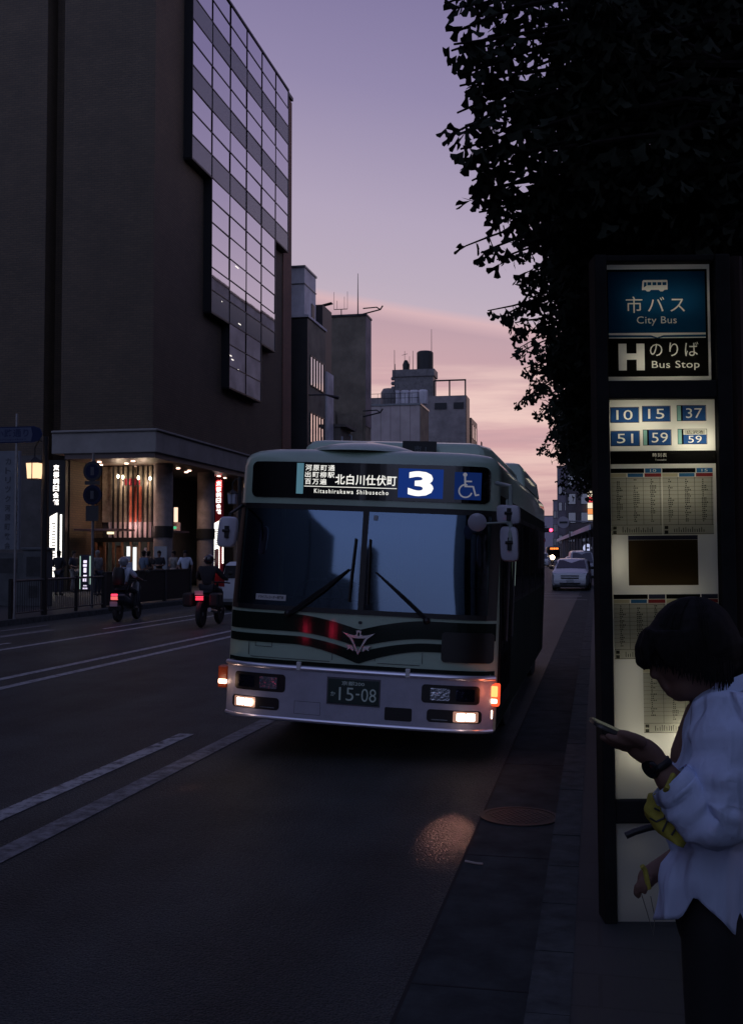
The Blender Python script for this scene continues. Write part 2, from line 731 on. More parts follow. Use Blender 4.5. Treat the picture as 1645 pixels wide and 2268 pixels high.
b = MB()
b.quad((-900, -300, -.02), (900, -300, -.02), (900, 1500, -.02), (-900, 1500, -.02))
tag(b.build("ground", mat("far_ground", (.05, .05, .052), .9, noise=.05)), kind='structure')


def xr(Y):                       # right edge of the carriageway: the street bends left in the distance
    return -.27 if Y < 55 else -.27 - (Y - 55) * .066


def xl(Y):
    return -13.7 if Y < 55 else -13.7 - (Y - 55) * .066


def ribbon(fa, fb, y0, y1, z, step=3.0):
    m = MB()
    n = max(1, int((y1 - y0) / step))
    rows = []
    for i in range(n + 1):
        y = y0 + (y1 - y0) * i / n
        rows.append([(fa(y), y, z), (fb(y), y, z)])
    m.loft(rows, closed=False)
    return m


tag(ribbon(xl, xr, -40, 420, 0.0).build("road", M_asph), kind='structure')
g = ribbon(lambda y: xr(y) - .46, xr, -40, 60, .004)
tag(g.build("gutter", M_conc), kind='structure')
g = MB()                          # joints in the gutter
for y in (-2, 1, 4.3, 6.18, 8.9, 12, 15, 18, 21, 24, 27, 30):
    g.box(-.73, -.27, y - .006, y + .006, .004, .0055)
g.box(-.745, -.73, -5, 45, .004, .0055)
tag(g.build("gutter_joint", mat("joint_dirt", (.012, .012, .012), .9)), kind='structure')


def pavement(name, fa, fb, y0, y1):
    m = ribbon(fa, fb, y0, y1, .13)
    tag(m.build(name, M_pave), kind='structure')


pavement("pavement", lambda y: xr(y) + .17, lambda y: xr(y) + 5.2, -40, 160)
pavement("pavement", lambda y: xl(y) - 14 if 30 < y < 45.5 else xl(y) - 6, lambda y: xl(y) - .17, -40, 160)
for nm, side in (("kerb", 1), ("kerb", -1)):
    m = MB()
    y = -10.0
    while y < 110:
        L = .6 if y < 40 else 4.0
        a, c = (xr(y), xr(y + L)) if side > 0 else (xl(y), xl(y + L))
        w = .17 * side
        h = .135 + rnd.uniform(-.003, .003)
        e = .006
        vs = [(a, y + e, -.01), (a + w, y + e, -.01), (c + w, y + L - e, -.01), (c, y + L - e, -.01),
              (a + .02 * side, y + e, h), (a + w, y + e, h), (c + w, y + L - e, h), (c + .02 * side, y + L - e, h)]
        m.add(vs, [(0, 1, 2, 3), (4, 5, 6, 7), (0, 1, 5, 4), (1, 2, 6, 5), (2, 3, 7, 6), (3, 0, 4, 7)])
        y += L
    tag(m.build(nm, M_kerb), kind='structure')

# lane lines
m = MB()
def line(m, xa, y0, y1, w, z=.006):
    n = max(1, int((y1 - y0) / 4))
    for i in range(n):
        a, c = y0 + (y1 - y0) * i / n, y0 + (y1 - y0) * (i + 1) / n
        s0, s1 = xr(a) + .27, xr(c) + .27
        m.quad((xa - w / 2 + s0, a, z), (xa + w / 2 + s0, a, z), (xa + w / 2 + s1, c, z), (xa - w / 2 + s1, c, z))


line(m, -7.39, 2, 90, .15)
line(m, -7.93, 2, 90, .15)
for k in range(12):
    line(m, -3.80, 9.75 - 6.3 + 10.0 * (k - 1), 9.75 + 10.0 * (k - 1), .15)
for k in range(9):
    line(m, -11.0, 3 + 10 * k, 9 + 10 * k, .12)
line(m, -10.35, 10, 34, .14)
tag(m.build("road_marking", M_paint), kind='structure')
m = MB()
line(m, -3.30, -3, 30, .17)
line(m, -12.4, 14, 20.5, .3)
line(m, -12.0, 19.5, 22.5, .25)
for k in range(3):
    line(m, -12.9, 8 + 6 * k, 12 + 6 * k, .12)
tag(m.build("road_marking", M_paint_old), kind='structure')
m = MB()                          # stop line and hatching by the parked car
m.quad((-6.6, 44.6, .006), (-.6, 44.6, .006), (-.6, 45.2, .006), (-6.6, 45.2, .006))
m.quad((-5.4, 42.6, .006), (-.35, 41.2, .006), (-.35, 41.5, .006), (-5.4, 43.0, .006))
m.quad((-4.0, 47.4, .006), (-1.5, 47.4, .006), (-1.5, 47.8, .006), (-4.0, 47.8, .006))
tag(m.build("road_marking", M_paint_old), kind='structure')
m = MB()

# manhole cover in the gutter
mh = thing("manhole_cover", "round iron manhole cover set in the concrete gutter in front of the bus", "manhole cover", (-.50, 7.12, .004))
c = MB()
c.lathe([(.0, 0), (.225, 0), (.225, .006), (.0, .006)], seg=40, cap=False)
c.build("cover_plate", mat("cast_iron", (.018, .018, .018), .6, .3, noise=30, bump=(70, .5, .004)), mh)
c = MB()
c.lathe([(.226, 0), (.255, 0), (.255, .009), (.226, .009), (.226, 0)], seg=40, cap=False)
c.build("cover_ring", mat("worn_iron", (.04, .039, .038), .6, .3), mh)
c = MB()
for i in range(-5, 6):
    for j in range(-5, 6):
        x, y = i * .037 + (j % 2) * .018, j * .034
        if x * x + y * y < .19 ** 2:
            c.lathe([(.012, .006), (.009, .0095)], (x, y, 0), seg=8)
c.build("raised_stud_pattern", mat("stud_iron", (.05, .047, .045), .5, .4), mh)
# small litter: a pale straw-like scrap in the gutter beside the light patch
sc = MB()
sc.tube([(-.72, 6.02, .012), (-.66, 5.99, .012), (-.62, 5.985, .012)], .006, 6)
tag(sc.build("paper_scrap", mat("pale_paper", (.45, .38, .34), .8)), "thin pale scrap lying in the lit gutter near the kerb", "litter")
# ================================================================ corner office building on the left
M_brick = tile_mat("dark_brown_brick", (.128, .088, .052), (.100, .070, .043), (.062, .049, .038), .30, .10, .012, .75, .4, 'WALL')
M_brickred = tile_mat("reddish_brick", (.26, .105, .065), (.20, .09, .06), (.09, .07, .06), .30, .10, .012, .75, .4, 'WALL')
M_concband = mat("concrete_band", (.24, .225, .21), .75, noise=.8, dark=.8, bump=(12, .15, .01))
M_bglass = mirror_mat("sky_mirror_glass", (.01, .01, .012), .90, .02, (.98, .97, .99), .02)
M_spandrel = mirror_mat("grey_spandrel_panel", (.16, .16, .165), .22, .18)
M_mull = mat("dark_mullion", (.02, .02, .022), .4, .5)
M_shopdark = mat("dark_stone", (.05, .045, .045), .4, noise=2)
M_pale = mat("pale_panel", (.62, .52, .52), .6)
M_sign_on = emit_mat("lit_sign_white", (1.0, .95, .86), 2.2)
M_letters = emit_mat("lit_letters", (1.0, .93, .88), 2.6)
M_warm = emit_mat("warm_downlight", (1.0, .62, .45), 9.0)
M_ink = mat("sign_ink", (.03, .03, .035), .6)

FX = -18.0
cb = thing("office_building", "tall dark brick corner building with stepped curtain of mirror glass above a concrete band", "building", (FX, 42.1, 0))
w = MB()
w.box(-22.15, FX, 42.1, 62.75, 6.9, 29.35)
w.box(-22.95, -22.15, 43.0, 62.75, 6.9, 29.35)
w.box(-44, -22.95, 42.1, 62.75, .13, 38)
w.box(-22.15, -21.85, 42.1 + 3.4, 62.75, .13, 5.9)
w.box(-22.95, -22.15, 43.0, 60, .13, 6.9)
w.build("wall", M_brick, cb, world=True)
w = MB()
w.box(FX + .0, FX + .06, 61.0, 62.75, 6.9, 29.2)
w.build("end_pier", M_brickred, cb, world=True)
w = MB()                          # parapet coping
w.box(-22.3, FX + .12, 42.0, 62.85, 29.35, 29.55)
w.build("coping", M_darkgrey, cb, world=True)
w = MB()                          # concrete band and the slab of the soffit
w.box(-22.4, FX + .28, 41.82, 62.75, 5.92, 6.80)
w.box(-22.4, FX + .36, 41.74, 62.75, 6.80, 6.90)
w.build("concrete_band", M_concband, cb, world=True, bev=.03)
w = MB()
w.box(-21.85, FX + .18, 41.92, 62.70, 5.70, 5.92)
w.build("soffit", mat("soffit_panels", (.12, .09, .08), .45), cb, world=True)
w = MB()                          # recess under the upper floors: back wall
w.box(-21.85, -21.6, 45.6, 62.7, .13, 5.70)
w.box(-30, -22.95, 42.0, 42.1, .13, 5.9)
w.box(-21.85, -18.9, 57.0, 62.7, .13, 5.70)
w.build("shopfront_wall", M_shopdark, cb, world=True)

# curtain wall: six columns of panes, each column starting at its own floor
COLY = [45.36 + 2.585 * i for i in range(7)]
BOT = [19.5, 13.1, 9.92, 9.92, 13.1, 19.5]
ROW = 1.067
TOP = 29.1
fr = MB()
for i in range(6):
    y0, y1 = COLY[i], COLY[i + 1]
    n = int(round((TOP - BOT[i]) / ROW))
    win = None
    fr2 = MB()
    fr2.box(FX + .0, FX + .40, y0, y1, BOT[i] - .06, BOT[i])
    for k in range(n):
        z0 = BOT[i] + k * ROW
        fr2.box(FX + .36, FX + .41, y0, y1, z0 - .022, z0 + .022)
    fr2.box(FX + .30, FX + .41, y0 - .025, y0 + .025, BOT[i] - .06, TOP)
    fr2.box(FX + .30, FX + .41, y1 - .025, y1 + .025, BOT[i] - .06, TOP)
    fr2.box(FX, FX + .43, y0, y1, TOP, TOP + .12)
    lo = BOT[i - 1] if i else 99
    if lo > BOT[i]:                 # exposed cheek of a lower column
        fr2.box(FX, FX + .36, y0 - .05, y0 - .041, BOT[i], min(lo, TOP))
    hi = BOT[i + 1] if i < 5 else 99
    if hi > BOT[i]:
        fr2.box(FX, FX + .36, y1 + .041, y1 + .05, BOT[i], min(hi, TOP))
    win = fr2.build("window", M_mull, cb, world=True)
    gl = MB()
    sp = MB()
    for k in range(n):
        z0 = BOT[i] + k * ROW
        row = int(round((z0 - 9.92) / ROW))
        tgt = sp if (row in (3, 9, 12, 15) and not (row == 9 and False)) else gl
        t = rnd.uniform(-.012, .012)
        x = FX + .38
        tgt.quad((x, y0 + .03, z0 + .02), (x + t, y1 - .03, z0 + .02), (x + t, y1 - .03, z0 + ROW - .02), (x, y0 + .03, z0 + ROW - .02))
    po = win.location
    g1 = gl.build("pane", M_bglass, win)
    g1.location = -Vector(cb.location)
    for q in range(0, len(sp.v), 4):
        s1_ = MB(); s1_.add(sp.v[q:q + 4], [(0, 1, 2, 3)])
        g1 = s1_.build("spandrel_panel", M_spandrel, win)
        g1.location = -Vector(cb.location)
# ceiling lights seen through the panes
M_tube = emit_mat("tube_glow", (1, .93, .85), 1.3)
for (y, z, L) in ((51.4, 16.15, .5), (51.9, 13.35, .4), (50.9, 11.35, .3), (49.4, 13.9, .08), (51.9, 11.0, .08), (50.6, 11.5, .3)):
    cl = MB()
    cl.box(FX + .384, FX + .39, y, y + L, z, z + .05)
    cl.build("interior_lamp", M_tube, cb, world=True)

# round columns under the band
for y in (45.1, 50.45, 55.8, 61.0):
    c = MB()
    c.lathe([(.42, .13), (.42, 5.7)], (-18.75, y, 0), seg=28)
    o = c.build("column", mat("column_stone", (.26, .22, .21), .6, noise=1.5) if y == 45.1 else bpy.data.materials["column_stone"], cb, world=True, smooth=40)
    c = MB()
    c.lathe([(.46, 2.45), (.46, 2.95)], (-18.75, y, 0), seg=28)
    c2 = c.build("sign_band", M_black, o)
    c2.location = -Vector(cb.location)

# tall louvred glass bay beside the entrance
bk = MB()
bk.box(-21.9, -19.2, 45.5, 45.55, 3.15, 5.66)
bk.build("bay_wall", mat("bay_stone", (.34, .29, .23), .7, noise=4), cb, world=True)
bk = MB()
bk.box(-19.78, -19.62, 48.9, 49.0, 3.25, 3.95)
bk.build("lit_poster", emit_mat("warm_poster_light", (1, .66, .48), 1.4), cb, world=True)
bk = MB()
bk.box(-19.80, -19.50, 48.95, 49.05, 2.75, 3.22)
bk.build("bay_panel", bpy.data.materials.get("pink_white_board") or mat("pink_white_board", (.75, .60, .60), .6), cb, world=True)
bay = MB()
for k in range(9):
    x = -21.2 + k * .235
    bay.box(x - .035, x + .035, 45.22, 45.30, 2.45, 5.66)
bay.box(-22.1, -19.25, 45.2, 45.4, 2.25, 2.45)
bay.build("window_fin", M_mull, cb, world=True)
bk = MB()
bk.box(-21.5, -19.2, 45.45, 45.5, 2.45, 3.15)
bk.build("bay_panel", mat("pink_white_board", (.75, .60, .60), .6), cb, world=True)
bk = MB()
bk.box(-20.5, -19.85, 45.44, 45.5, 3.15, 4.75)
bk.build("hanging_banner", mat("rust_banner", (.5, .12, .07), .7, noise=3), cb, world=True)
bk = MB()
bk.box(-20.72, -20.0, 45.38, 45.42, 4.80, 5.10)
bk.build("red_banner", mat("crimson_cloth", (.62, .03, .07), .6), cb, world=True)
bk = MB()
for x, z in ((-20.95, 5.2), (-20.72, 5.16), (-19.98, 5.12), (-19.42, 5.08)):
    bk.ball((x, 45.2, z), (.05, .05, .09), 10, 8)
bk.build("wall_light", emit_mat("bay_bulb", (1, .86, .55), 14), cb, world=True)
for x in (-20.85, -19.7):
    lamp("bay_light", 'POINT', (x, 45.0, 4.9), 24, (1, .72, .52), shadow_soft_size=.1)
lamp("bay_light", 'POINT', (-20.2, 44.9, 3.0), 26, (1, .60, .56), shadow_soft_size=.2)

# downlights in the soffit
for x, y in ((-20.9, 43.2), (-19.3, 43.1), (-20.1, 44.2), (-18.9, 47.2), (-18.9, 48.6), (-20.2, 48.2), (-19.4, 49.5), (-18.75, 52.3), (-18.9, 53.6), (-20.5, 46.0), (-21.4, 43.6), (-21.5, 44.6)):
    c = MB()
    c.lathe([(.0, 5.69), (.085, 5.69), (.085, 5.66), (.0, 5.66)], (x, y, 0), seg=14, cap=False)
    c.build("downlight", M_warm, cb, world=True)
for x, y in ((-20, 43.6), (-19.2, 48.4), (-19, 53)):
    lamp("soffit_light", 'SPOT', (x, y, 5.6), 190, (1, .66, .5), spot_size=R(120), spot_blend=.8, shadow_soft_size=.15, rot=(0, 0, 0))

# entrance canopies and doors
cn = MB()
cn.box(-21.9, -19.9, 42.9, 44.7, 2.72, 2.80)
cn.box(-21.5, -19.0, 46.3, 48.9, 2.72, 2.80)
cn.build("canopy", mat("canopy_edge", (.30, .16, .13), .5), cb, world=True)
cn = MB()
cn.box(-20.35, -20.05, 42.86, 42.9, 2.56, 2.66)
cn.build("exit_lamp", emit_mat("yellow_lamp", (1, .85, .5), 1.6), cb, world=True)
cn = MB()
cn.box(-18.95, -18.8, 46.5, 46.8, 2.86, 2.98)
cn.build("exit_lamp", emit_mat("green_exit_lamp", (.1, .75, .35), .8), cb, world=True)
dr = MB()
for k in range(7):
    x = -22.0 + k * .42
    dr.box(x - .05, x + .05, 45.2, 45.3, .13, 2.25)
    if k < 6 and k % 2 == 0:
        dr.box(x + .1, x + .32, 45.32, 45.34, .4, 2.1)
dr.build("door", mat("brown_door_wood", (.17, .085, .05), .45, noise=5), cb, world=True)
ps = MB()
ps.box(-20.32, -20.16, 44.78, 44.8, 1.42, 2.05)
ps.box(-20.02, -19.86, 44.78, 44.8, .8, 2.02)
ps.box(-20.32, -20.16, 44.78, 44.8, .98, 1.36)
ps.build("lit_poster", emit_mat("poster_backlight", (.95, .98, 1.0), 1.1), cb, world=True)
ps = MB()
ps.box(-20.32, -20.10, 44.76, 44.78, .92, 1.0)
ps.build("red_poster", emit_mat("red_poster_light", (.9, .06, .12), 1.0), cb, world=True)
ps = MB()
for (x, z0, z1, c) in ((-19.45, .8, 2.0, 0), (-19.25, .6, 1.6, 0), (-19.65, .9, 1.3, 0)):
    ps.box(x - .05, x + .06, 44.8, 44.82, z0, z1)
ps.build("poster", M_pale, cb, world=True)
ps = MB()
ps.box(-18.95, -18.35, 44.58, 44.62, .75, 2.05)
ps.build("notice_board", mat("blue_notice", (.20, .27, .36), .5), cb, world=True)
ps = MB()
ps.box(-19.0, -18.98, 52.4, 53.0, .9, 1.95)
ps.build("poster", mat("red_print", (.45, .07, .07), .6), cb, world=True)
ps = MB()
ps.box(-19.3, -19.28, 50.9, 51.3, 1.0, 2.0)
ps.build("poster", emit_mat("green_poster", (.05, .5, .12), .5), cb, world=True)
ps = MB()
ps.box(-19.3, -19.28, 51.8, 52.3, .8, 2.1)
ps.build("poster", mat("pink_print", (.6, .35, .35), .6), cb, world=True)

# two identical lit sign pylons: name in vertical letters, directory of tenants below
def pylon(cx, cy, label, red, seewidth):
    t = thing("sign_pylon", label, "lit sign", (cx, cy, .13), 0, "lit name and directory signs of the corner building")
    a = MB()
    a.box(-.36 if not red else -.20, .40 if not red else .17, .06, .34, 0, 5.55)
    a.build("post", M_black if not red else mat("red_glow_board", (.25, .012, .02), .5, emit=(.5, .0, .02), estr=.03), t, bev=.02)
    a = MB()
    chars = "京都朝日会館"
    for i, ch in enumerate(chars):
        z = 5.35 - i * .29
        a.text(ch, -.14, .12, z - .25, z, lambda x, y: (x, .045, y), bold=.02)
    a.build("letters", M_letters, t)
    a = MB()
    a.prism([(-.27, .62), (.05, .62), (.05, 3.32), (-.27, 3.16)], lambda x, z: (x, .03, z), lambda x, z: (x, .06, z))
    a.box(.20, .27, .03, .06, 1.1, 3.25)
    d = a.build("directory_panel", M_sign_on, t)
    a = MB()
    for i in range(19):
        z = .74 + i * .115
        a.box(-.275, .055, .024, .029, z, z + .012)
        a.box(.195, .275, .024, .029, z, z + .012)
        if i > 5:
            a.box(-.16 + rnd.uniform(-.03, .03), .0, .026, .029, z + .04, z + .085)
    a.build("directory_lines", M_ink, d)
    return t


pylon(-22.26, 41.95, "lit white name and directory sign on a black post by the lit lantern", False, 0)
pylon(-19.05, 53.1, "lit white vertical name sign with a red edge, between a column and the bus", True, 0)
lamp("pylon_light", 'AREA', (-22.3, 41.6, 2.0), 8, (1, .95, .85), size=.5, rot=(R(-90), 0, 0))

# ================================================================ row of buildings beyond
def block(m, x0, x1, y0, y1, z1, z0=0.0, mi=0):
    m.box(x0, x1, y0, y1, z0, z1, mi)


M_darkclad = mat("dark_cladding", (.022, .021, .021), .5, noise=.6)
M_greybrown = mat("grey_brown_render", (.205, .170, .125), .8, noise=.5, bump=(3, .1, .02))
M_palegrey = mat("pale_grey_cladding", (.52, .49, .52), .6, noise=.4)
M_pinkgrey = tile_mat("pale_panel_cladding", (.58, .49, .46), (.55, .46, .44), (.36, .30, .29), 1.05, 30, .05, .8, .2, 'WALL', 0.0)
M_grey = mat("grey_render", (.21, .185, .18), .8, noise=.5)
M_tank = mat("roof_tank", (.12, .11, .11), .6, noise=2)
M_litwin = emit_mat("lit_window_glass", (1, .88, .66), 1.0)


def windows_on_side(parent, X, ys, zs, w, h, matl=M_bglass, frame=M_mull):
    for z in zs:
        for y in ys:
            f = MB()
            f.box(X, X + .06, y, y + w, z, z + .07)
            f.box(X, X + .06, y, y + w, z + h - .07, z + h)
            f.box(X, X + .06, y, y + .06, z + .07, z + h - .07)
            f.box(X, X + .06, y + w - .06, y + w, z + .07, z + h - .07)
            fo = f.build("window", frame, parent, world=True)
            q = MB()
            q.quad((X + .02, y + .06, z + .07), (X + .02, y + w - .06, z + .07), (X + .02, y + w - .06, z + h - .07), (X + .02, y + .06, z + h - .07))
            qo = q.build("pane", matl, fo)
            qo.location = -Vector(parent.location)


t = thing("narrow_building", "narrow building with a dark front and window strips, next to the brick corner building", "building", (-18, 66.9, 0))
a = MB(); block(a, -30, -18, 66.9, 71.4, 16.9); a.build("wall", M_greybrown, t, world=True)
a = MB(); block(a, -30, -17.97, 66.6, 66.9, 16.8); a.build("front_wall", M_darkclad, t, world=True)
a = MB(); a.box(-30, -17.9, 66.55, 71.45, 16.9, 17.05); a.build("coping", M_palegrey, t, world=True)
for zz in (12.6, 8.9, 5.2):
    windows_on_side(t, -18.0, [67.35 + .72 * i for i in range(5)], [zz], .68, 2.0)
a = MB(); a.tube([(-17.9, 66.8, 11.9), (-17.2, 68.2, 12.1)], .05); a.tube([(-17.2, 68.2, 12.1), (-16.75, 69.8, 12.12)], [.05, .13]); a.build("wall_lamp", M_black, t, world=True)

t = thing("rooftop_house", "pale grey panelled rooftop house standing on the narrow dark-fronted building", "building", (-19, 67.6, 17.05))
a = MB(); block(a, -30, -18.45, 67.6, 70.5, 20.4, 17.05); a.build("wall", M_palegrey, t, world=True)
a = MB(); a.box(-30, -18.38, 67.5, 70.6, 20.4, 20.52); a.box(-30, -18.40, 67.55, 70.55, 19.3, 19.36); a.build("coping", M_greymetal, t, world=True)
a = MB(); a.box(-20.6, -19.45, 67.54, 67.6, 17.4, 18.7); a.box(-18.46, -18.40, 69.3, 70.1, 17.3, 18.4); a.build("window", M_mull, t, world=True)
a = MB(); a.lathe([(.0, 0), (.5, 0), (.42, .16), (.0, .2)], (-19.7, 68.5, 20.52), seg=16, cap=False); a.build("roof_vent", M_greymetal, t, world=True)

t = thing("stair_tower", "small dark stair tower rising behind the pale rooftop house", "building", (-18.6, 72, 0))
a = MB(); block(a, -22, -18.3, 71.8, 74.4, 18.9); a.build("wall", M_darkclad, t, world=True)
a = MB(); a.obox((-18.6, 73, 19.1), (1.4, .5, .06), Euler((0, R(-12), 0))); a.build("roof_flap", M_black, t, world=True)

t = thing("pale_annex", "low pale grey annex with pipes between the narrow building and the tall brown wall", "building", (-18, 71.5, 0))
a = MB(); block(a, -24, -17.9, 71.5, 73.4, 14.2); a.build("wall", M_palegrey, t, world=True)
a = MB(); block(a, -24, -17.4, 73.4, 76.5, 10.6); a.box(-24, -17.0, 73.3, 76.6, 10.6, 10.8); a.build("side_wall", mat("annex_wall", (.12, .105, .09), .8, noise=.8), t, world=True)
a = MB()
a.tube([(-17.2, 75.9, 1), (-17.2, 75.9, 10.2), (-17.5, 75.9, 10.4)], .07)
a.tube([(-17.25, 73.2, 1), (-17.25, 73.2, 9.9)], .06)
a.build("drain_pipe", mat("pipe_paint", (.4, .42, .46), .4), t, world=True)
a = MB()
for z in (6.4, 7.6, 8.8):
    a.box(-17.4, -16.7, 73.6, 75.2, z, z + .05)
    a.tube([(-16.75, 73.6, z + .5), (-16.75, 75.2, z + .5)], .025)
a.build("fire_escape", M_black, t, world=True)
a = MB(); a.box(-17.4, -16.9, 74.0, 74.7, 6.5, 7.2); a.build("air_unit", M_palegrey, t, world=True)

t = thing("blank_wall_building", "tall grey brown building with a blank end wall and roof antennas", "building", (-18, 83, 0))
a = MB(); block(a, -34, -18, 84.6, 86.6, 20.9); a.build("wall", M_greybrown, t, world=True)
a = MB(); block(a, -18.0, -17.95, 84.6, 86.6, 20.9, 12); a.build("corner_pier", mat("mauve_render", (.24, .19, .195), .8, noise=.7), t, world=True)
a = MB(); a.box(-34, -17.9, 84.5, 86.7, 20.9, 21.05); a.build("coping", M_darkgrey, t, world=True)
a = MB(); block(a, -24, -20.4, 84.2, 84.6, 13.2); block(a, -20.3, -18.2, 84.4, 84.6, 13.0); block(a, -20.3, -19.0, 84.3, 84.4, 11.8); a.build("lower_wall", mat("stained_render", (.18, .15, .115), .85, noise=.9), t, world=True)
a = MB()
a.tube([(-18.35, 83.3, 20.7), (-18.35, 83.3, 24.0)], [.05, .02])
a.tube([(-20.3, 83.3, 21.2), (-19.2, 83.3, 21.2)], .03)
for x, h in ((-20.3, 22.6), (-20.05, 21.9), (-19.45, 22.2), (-19.2, 22.6)):
    a.tube([(x, 83.3, 21.2), (x, 83.3, h)], .015)
a.tube([(-19.7, 83.3, 20.7), (-19.7, 83.3, 21.2)], .04)
a.build("antenna", M_black, t, world=True)
for z in (20.8, 12.6):
    a = MB()
    a.tube([(-18.0, 83.6, z), (-16.6, 83.6, z + .3), (-16.4, 83.6, z + .6)], .06)
    a.tube([(-18.0, 83.6, z + .45), (-16.9, 83.6, z + .5), (-16.6, 83.6, z + .3)], .05)
    a.build("roof_camera", M_black, t, world=True)

t = thing("panelled_building", "pale pinkish box building with ribbed cladding and roof tanks", "building", (-18, 112, 0))
a = MB(); block(a, -42, -18, 112, 117.8, 17.4); a.build("wall", M_pinkgrey, t, world=True)
a = MB(); a.box(-42.1, -17.9, 111.9, 117.9, 17.4, 17.6); a.build("coping", M_greymetal, t, world=True)
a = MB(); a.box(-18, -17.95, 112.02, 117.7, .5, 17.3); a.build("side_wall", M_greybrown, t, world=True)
a = MB(); a.box(-17.95, -17.9, 113.5, 115.5, 8, 11.5); a.build("lit_window", emit_mat("dusk_window", (.9, .66, .6), .55), t, world=True)
a = MB(); a.lathe([(0, 0), (.8, 0), (.85, .3), (.85, 1.3), (.6, 1.7), (0, 1.8)], (-21.6, 113.4, 17.7), seg=18, cap=False); a.build("water_tank", M_tank, t, world=True, smooth=40)
for i in range(4):
    a = MB(); a.lathe([(0, 0), (.48, 0), (.5, .2), (.5, 1.35), (.42, 1.5), (0, 1.55)], (-19.95 + i * .98 - .9, 113.6, 17.7), seg=8, cap=False); a.build("roof_unit", M_palegrey, t, world=True)
a = MB()
a.tube([(-20.9, 113, 17.6), (-20.9, 113, 23.5)], [.05, .025])
for z in (18.2, 18.7):
    a.tube([(-24, 112.1, z), (-18.1, 112.1, z)], .025)
for k in range(9):
    a.tube([(-24 + k * .73, 112.1, 17.6), (-24 + k * .73, 112.1, 18.7)], .02)
a.build("roof_railing", M_black, t, world=True)

t = thing("grey_block_building", "grey block with a dark rooftop tower, tank and steel frame", "building", (-18, 152, 0))
a = MB(); block(a, -40, -17.9, 152, 156, 24.2); a.build("wall", M_grey, t, world=True)
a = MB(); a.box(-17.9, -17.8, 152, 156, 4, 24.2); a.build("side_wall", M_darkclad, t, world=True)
a = MB(); a.box(-22.3, -20.6, 151.9, 152, 22.3, 23.2); a.box(-19.6, -18.2, 151.9, 152, 22.3, 23.2); a.build("window", M_mull, t, world=True)
a = MB(); block(a, -28.2, -22.6, 152.5, 155.5, 27.2, 24.2); a.box(-28.5, -22.4, 152.3, 155.7, 27.2, 28.2); a.build("rooftop_tower", M_tank, t, world=True)
a = MB(); a.lathe([(0, 0), (1.2, 0), (1.2, 2.6), (1.0, 2.8), (0, 2.9)], (-24.0, 154, 28.2), seg=16, cap=False); a.lathe([(0, 0), (.45, 0), (.5, 1.0), (.25, 1.6), (0, 1.7)], (-26.8, 154, 28.2), seg=12, cap=False); a.build("water_tank", M_black, t, world=True, smooth=40)
a = MB()
for x in (-22.4, -20.2, -17.95):
    a.box(x - .1, x + .1, 152, 152.2, 24.2, 26.4)
a.box(-22.4, -17.85, 152, 152.2, 26.3, 26.5)
a.build("steel_frame", M_black, t, world=True)
a = MB()
for x, z in ((-22.9, 34), (-25.6, 31), (-26.1, 30.2), (-28.2, 29.2), (-24.9, 30.4)):
    a.tube([(x, 153, 27), (x, 153, z)], [.06, .03])
a.tube([(-27.2, 153, 30.4), (-26.4, 153, 30.6)], .03)
a.tube([(-26.8, 153, 29.6), (-26.8, 153, 31.0)], .03)
a.build("antenna", M_black, t, world=True)
a = MB()
for k in range(4):
    a.ball((-28.45, 152.6, 24.9 + .7 * k), (.3, .3, .3), 8, 6)
a.build("dish", M_tank, t, world=True)

t = thing("dark_side_building", "dark building with small balconies at the end of the left row", "building", (-18, 165, 0))
a = MB(); block(a, -30, -18, 160, 168, 22); a.build("wall", M_darkclad, t, world=True)
windows_on_side(t, -18.0, [161, 163.2, 165.4], [19, 15.6, 12.2], 1.7, 2.2)
a = MB()
for z in (18, 14.7, 11.4):
    a.box(-18, -17.2, 166.4, 168, z, z + .1)
    for k in range(4):
        a.tube([(-17.25, 166.4 + k * .5, z), (-17.25, 166.4 + k * .5, z + 1.1)], .04)
a.build("balcony", M_black, t, world=True)
t = thing("low_shop_building", "low pale shop roof seen just over the bus roof", "building", (-17.5, 100, 0))
a = MB(); block(a, -26, -17.2, 96, 106, 11.2); a.build("wall", mat("blue_grey_render", (.16, .17, .22), .8, noise=.5), t, world=True)
a = MB(); a.box(-22, -21, 96.5, 97, 11.2, 12.2); a.build("roof_unit", M_tank, t, world=True)

# ---- far right side and the end of the street
def simple_block(name, label, x0, x1, y0, y1, h, m, wins=None, coping=True):
    t = thing(name, label, "building", ((x0 + x1) / 2, y0, 0))
    a = MB(); block(a, x0, x1, y0, y1, h); a.build("wall", m, t, world=True)
    if coping:
        a = MB(); a.box(x0 - .1, x1 + .1, y0 - .1, y1 + .1, h, h + .25); a.build("coping", M_darkgrey, t, world=True)
    if wins:
        cols, rows, wz, ww, wh, lit = wins
        for r in range(rows):
            for c in range(cols):
                x = x0 + (c + .5) * (x1 - x0) / cols
                z = 3.6 + r * wz
                if z + wh > h - .3:
                    continue
                f = MB(); g = MB()
                f.box(x - ww / 2, x + ww / 2, y0 - .05, y0, z, z + wh)
                fo = f.build("window", M_mull, t, world=True)
                g.quad((x - ww / 2 + .08, y0 - .06, z + .08), (x + ww / 2 - .08, y0 - .06, z + .08), (x + ww / 2 - .08, y0 - .06, z + wh - .08), (x - ww / 2 + .08, y0 - .06, z + wh - .08))
                o = g.build("pane", M_litwin if (r, c) in lit else M_dullglass, fo); o.location = -Vector(t.location)
    return t


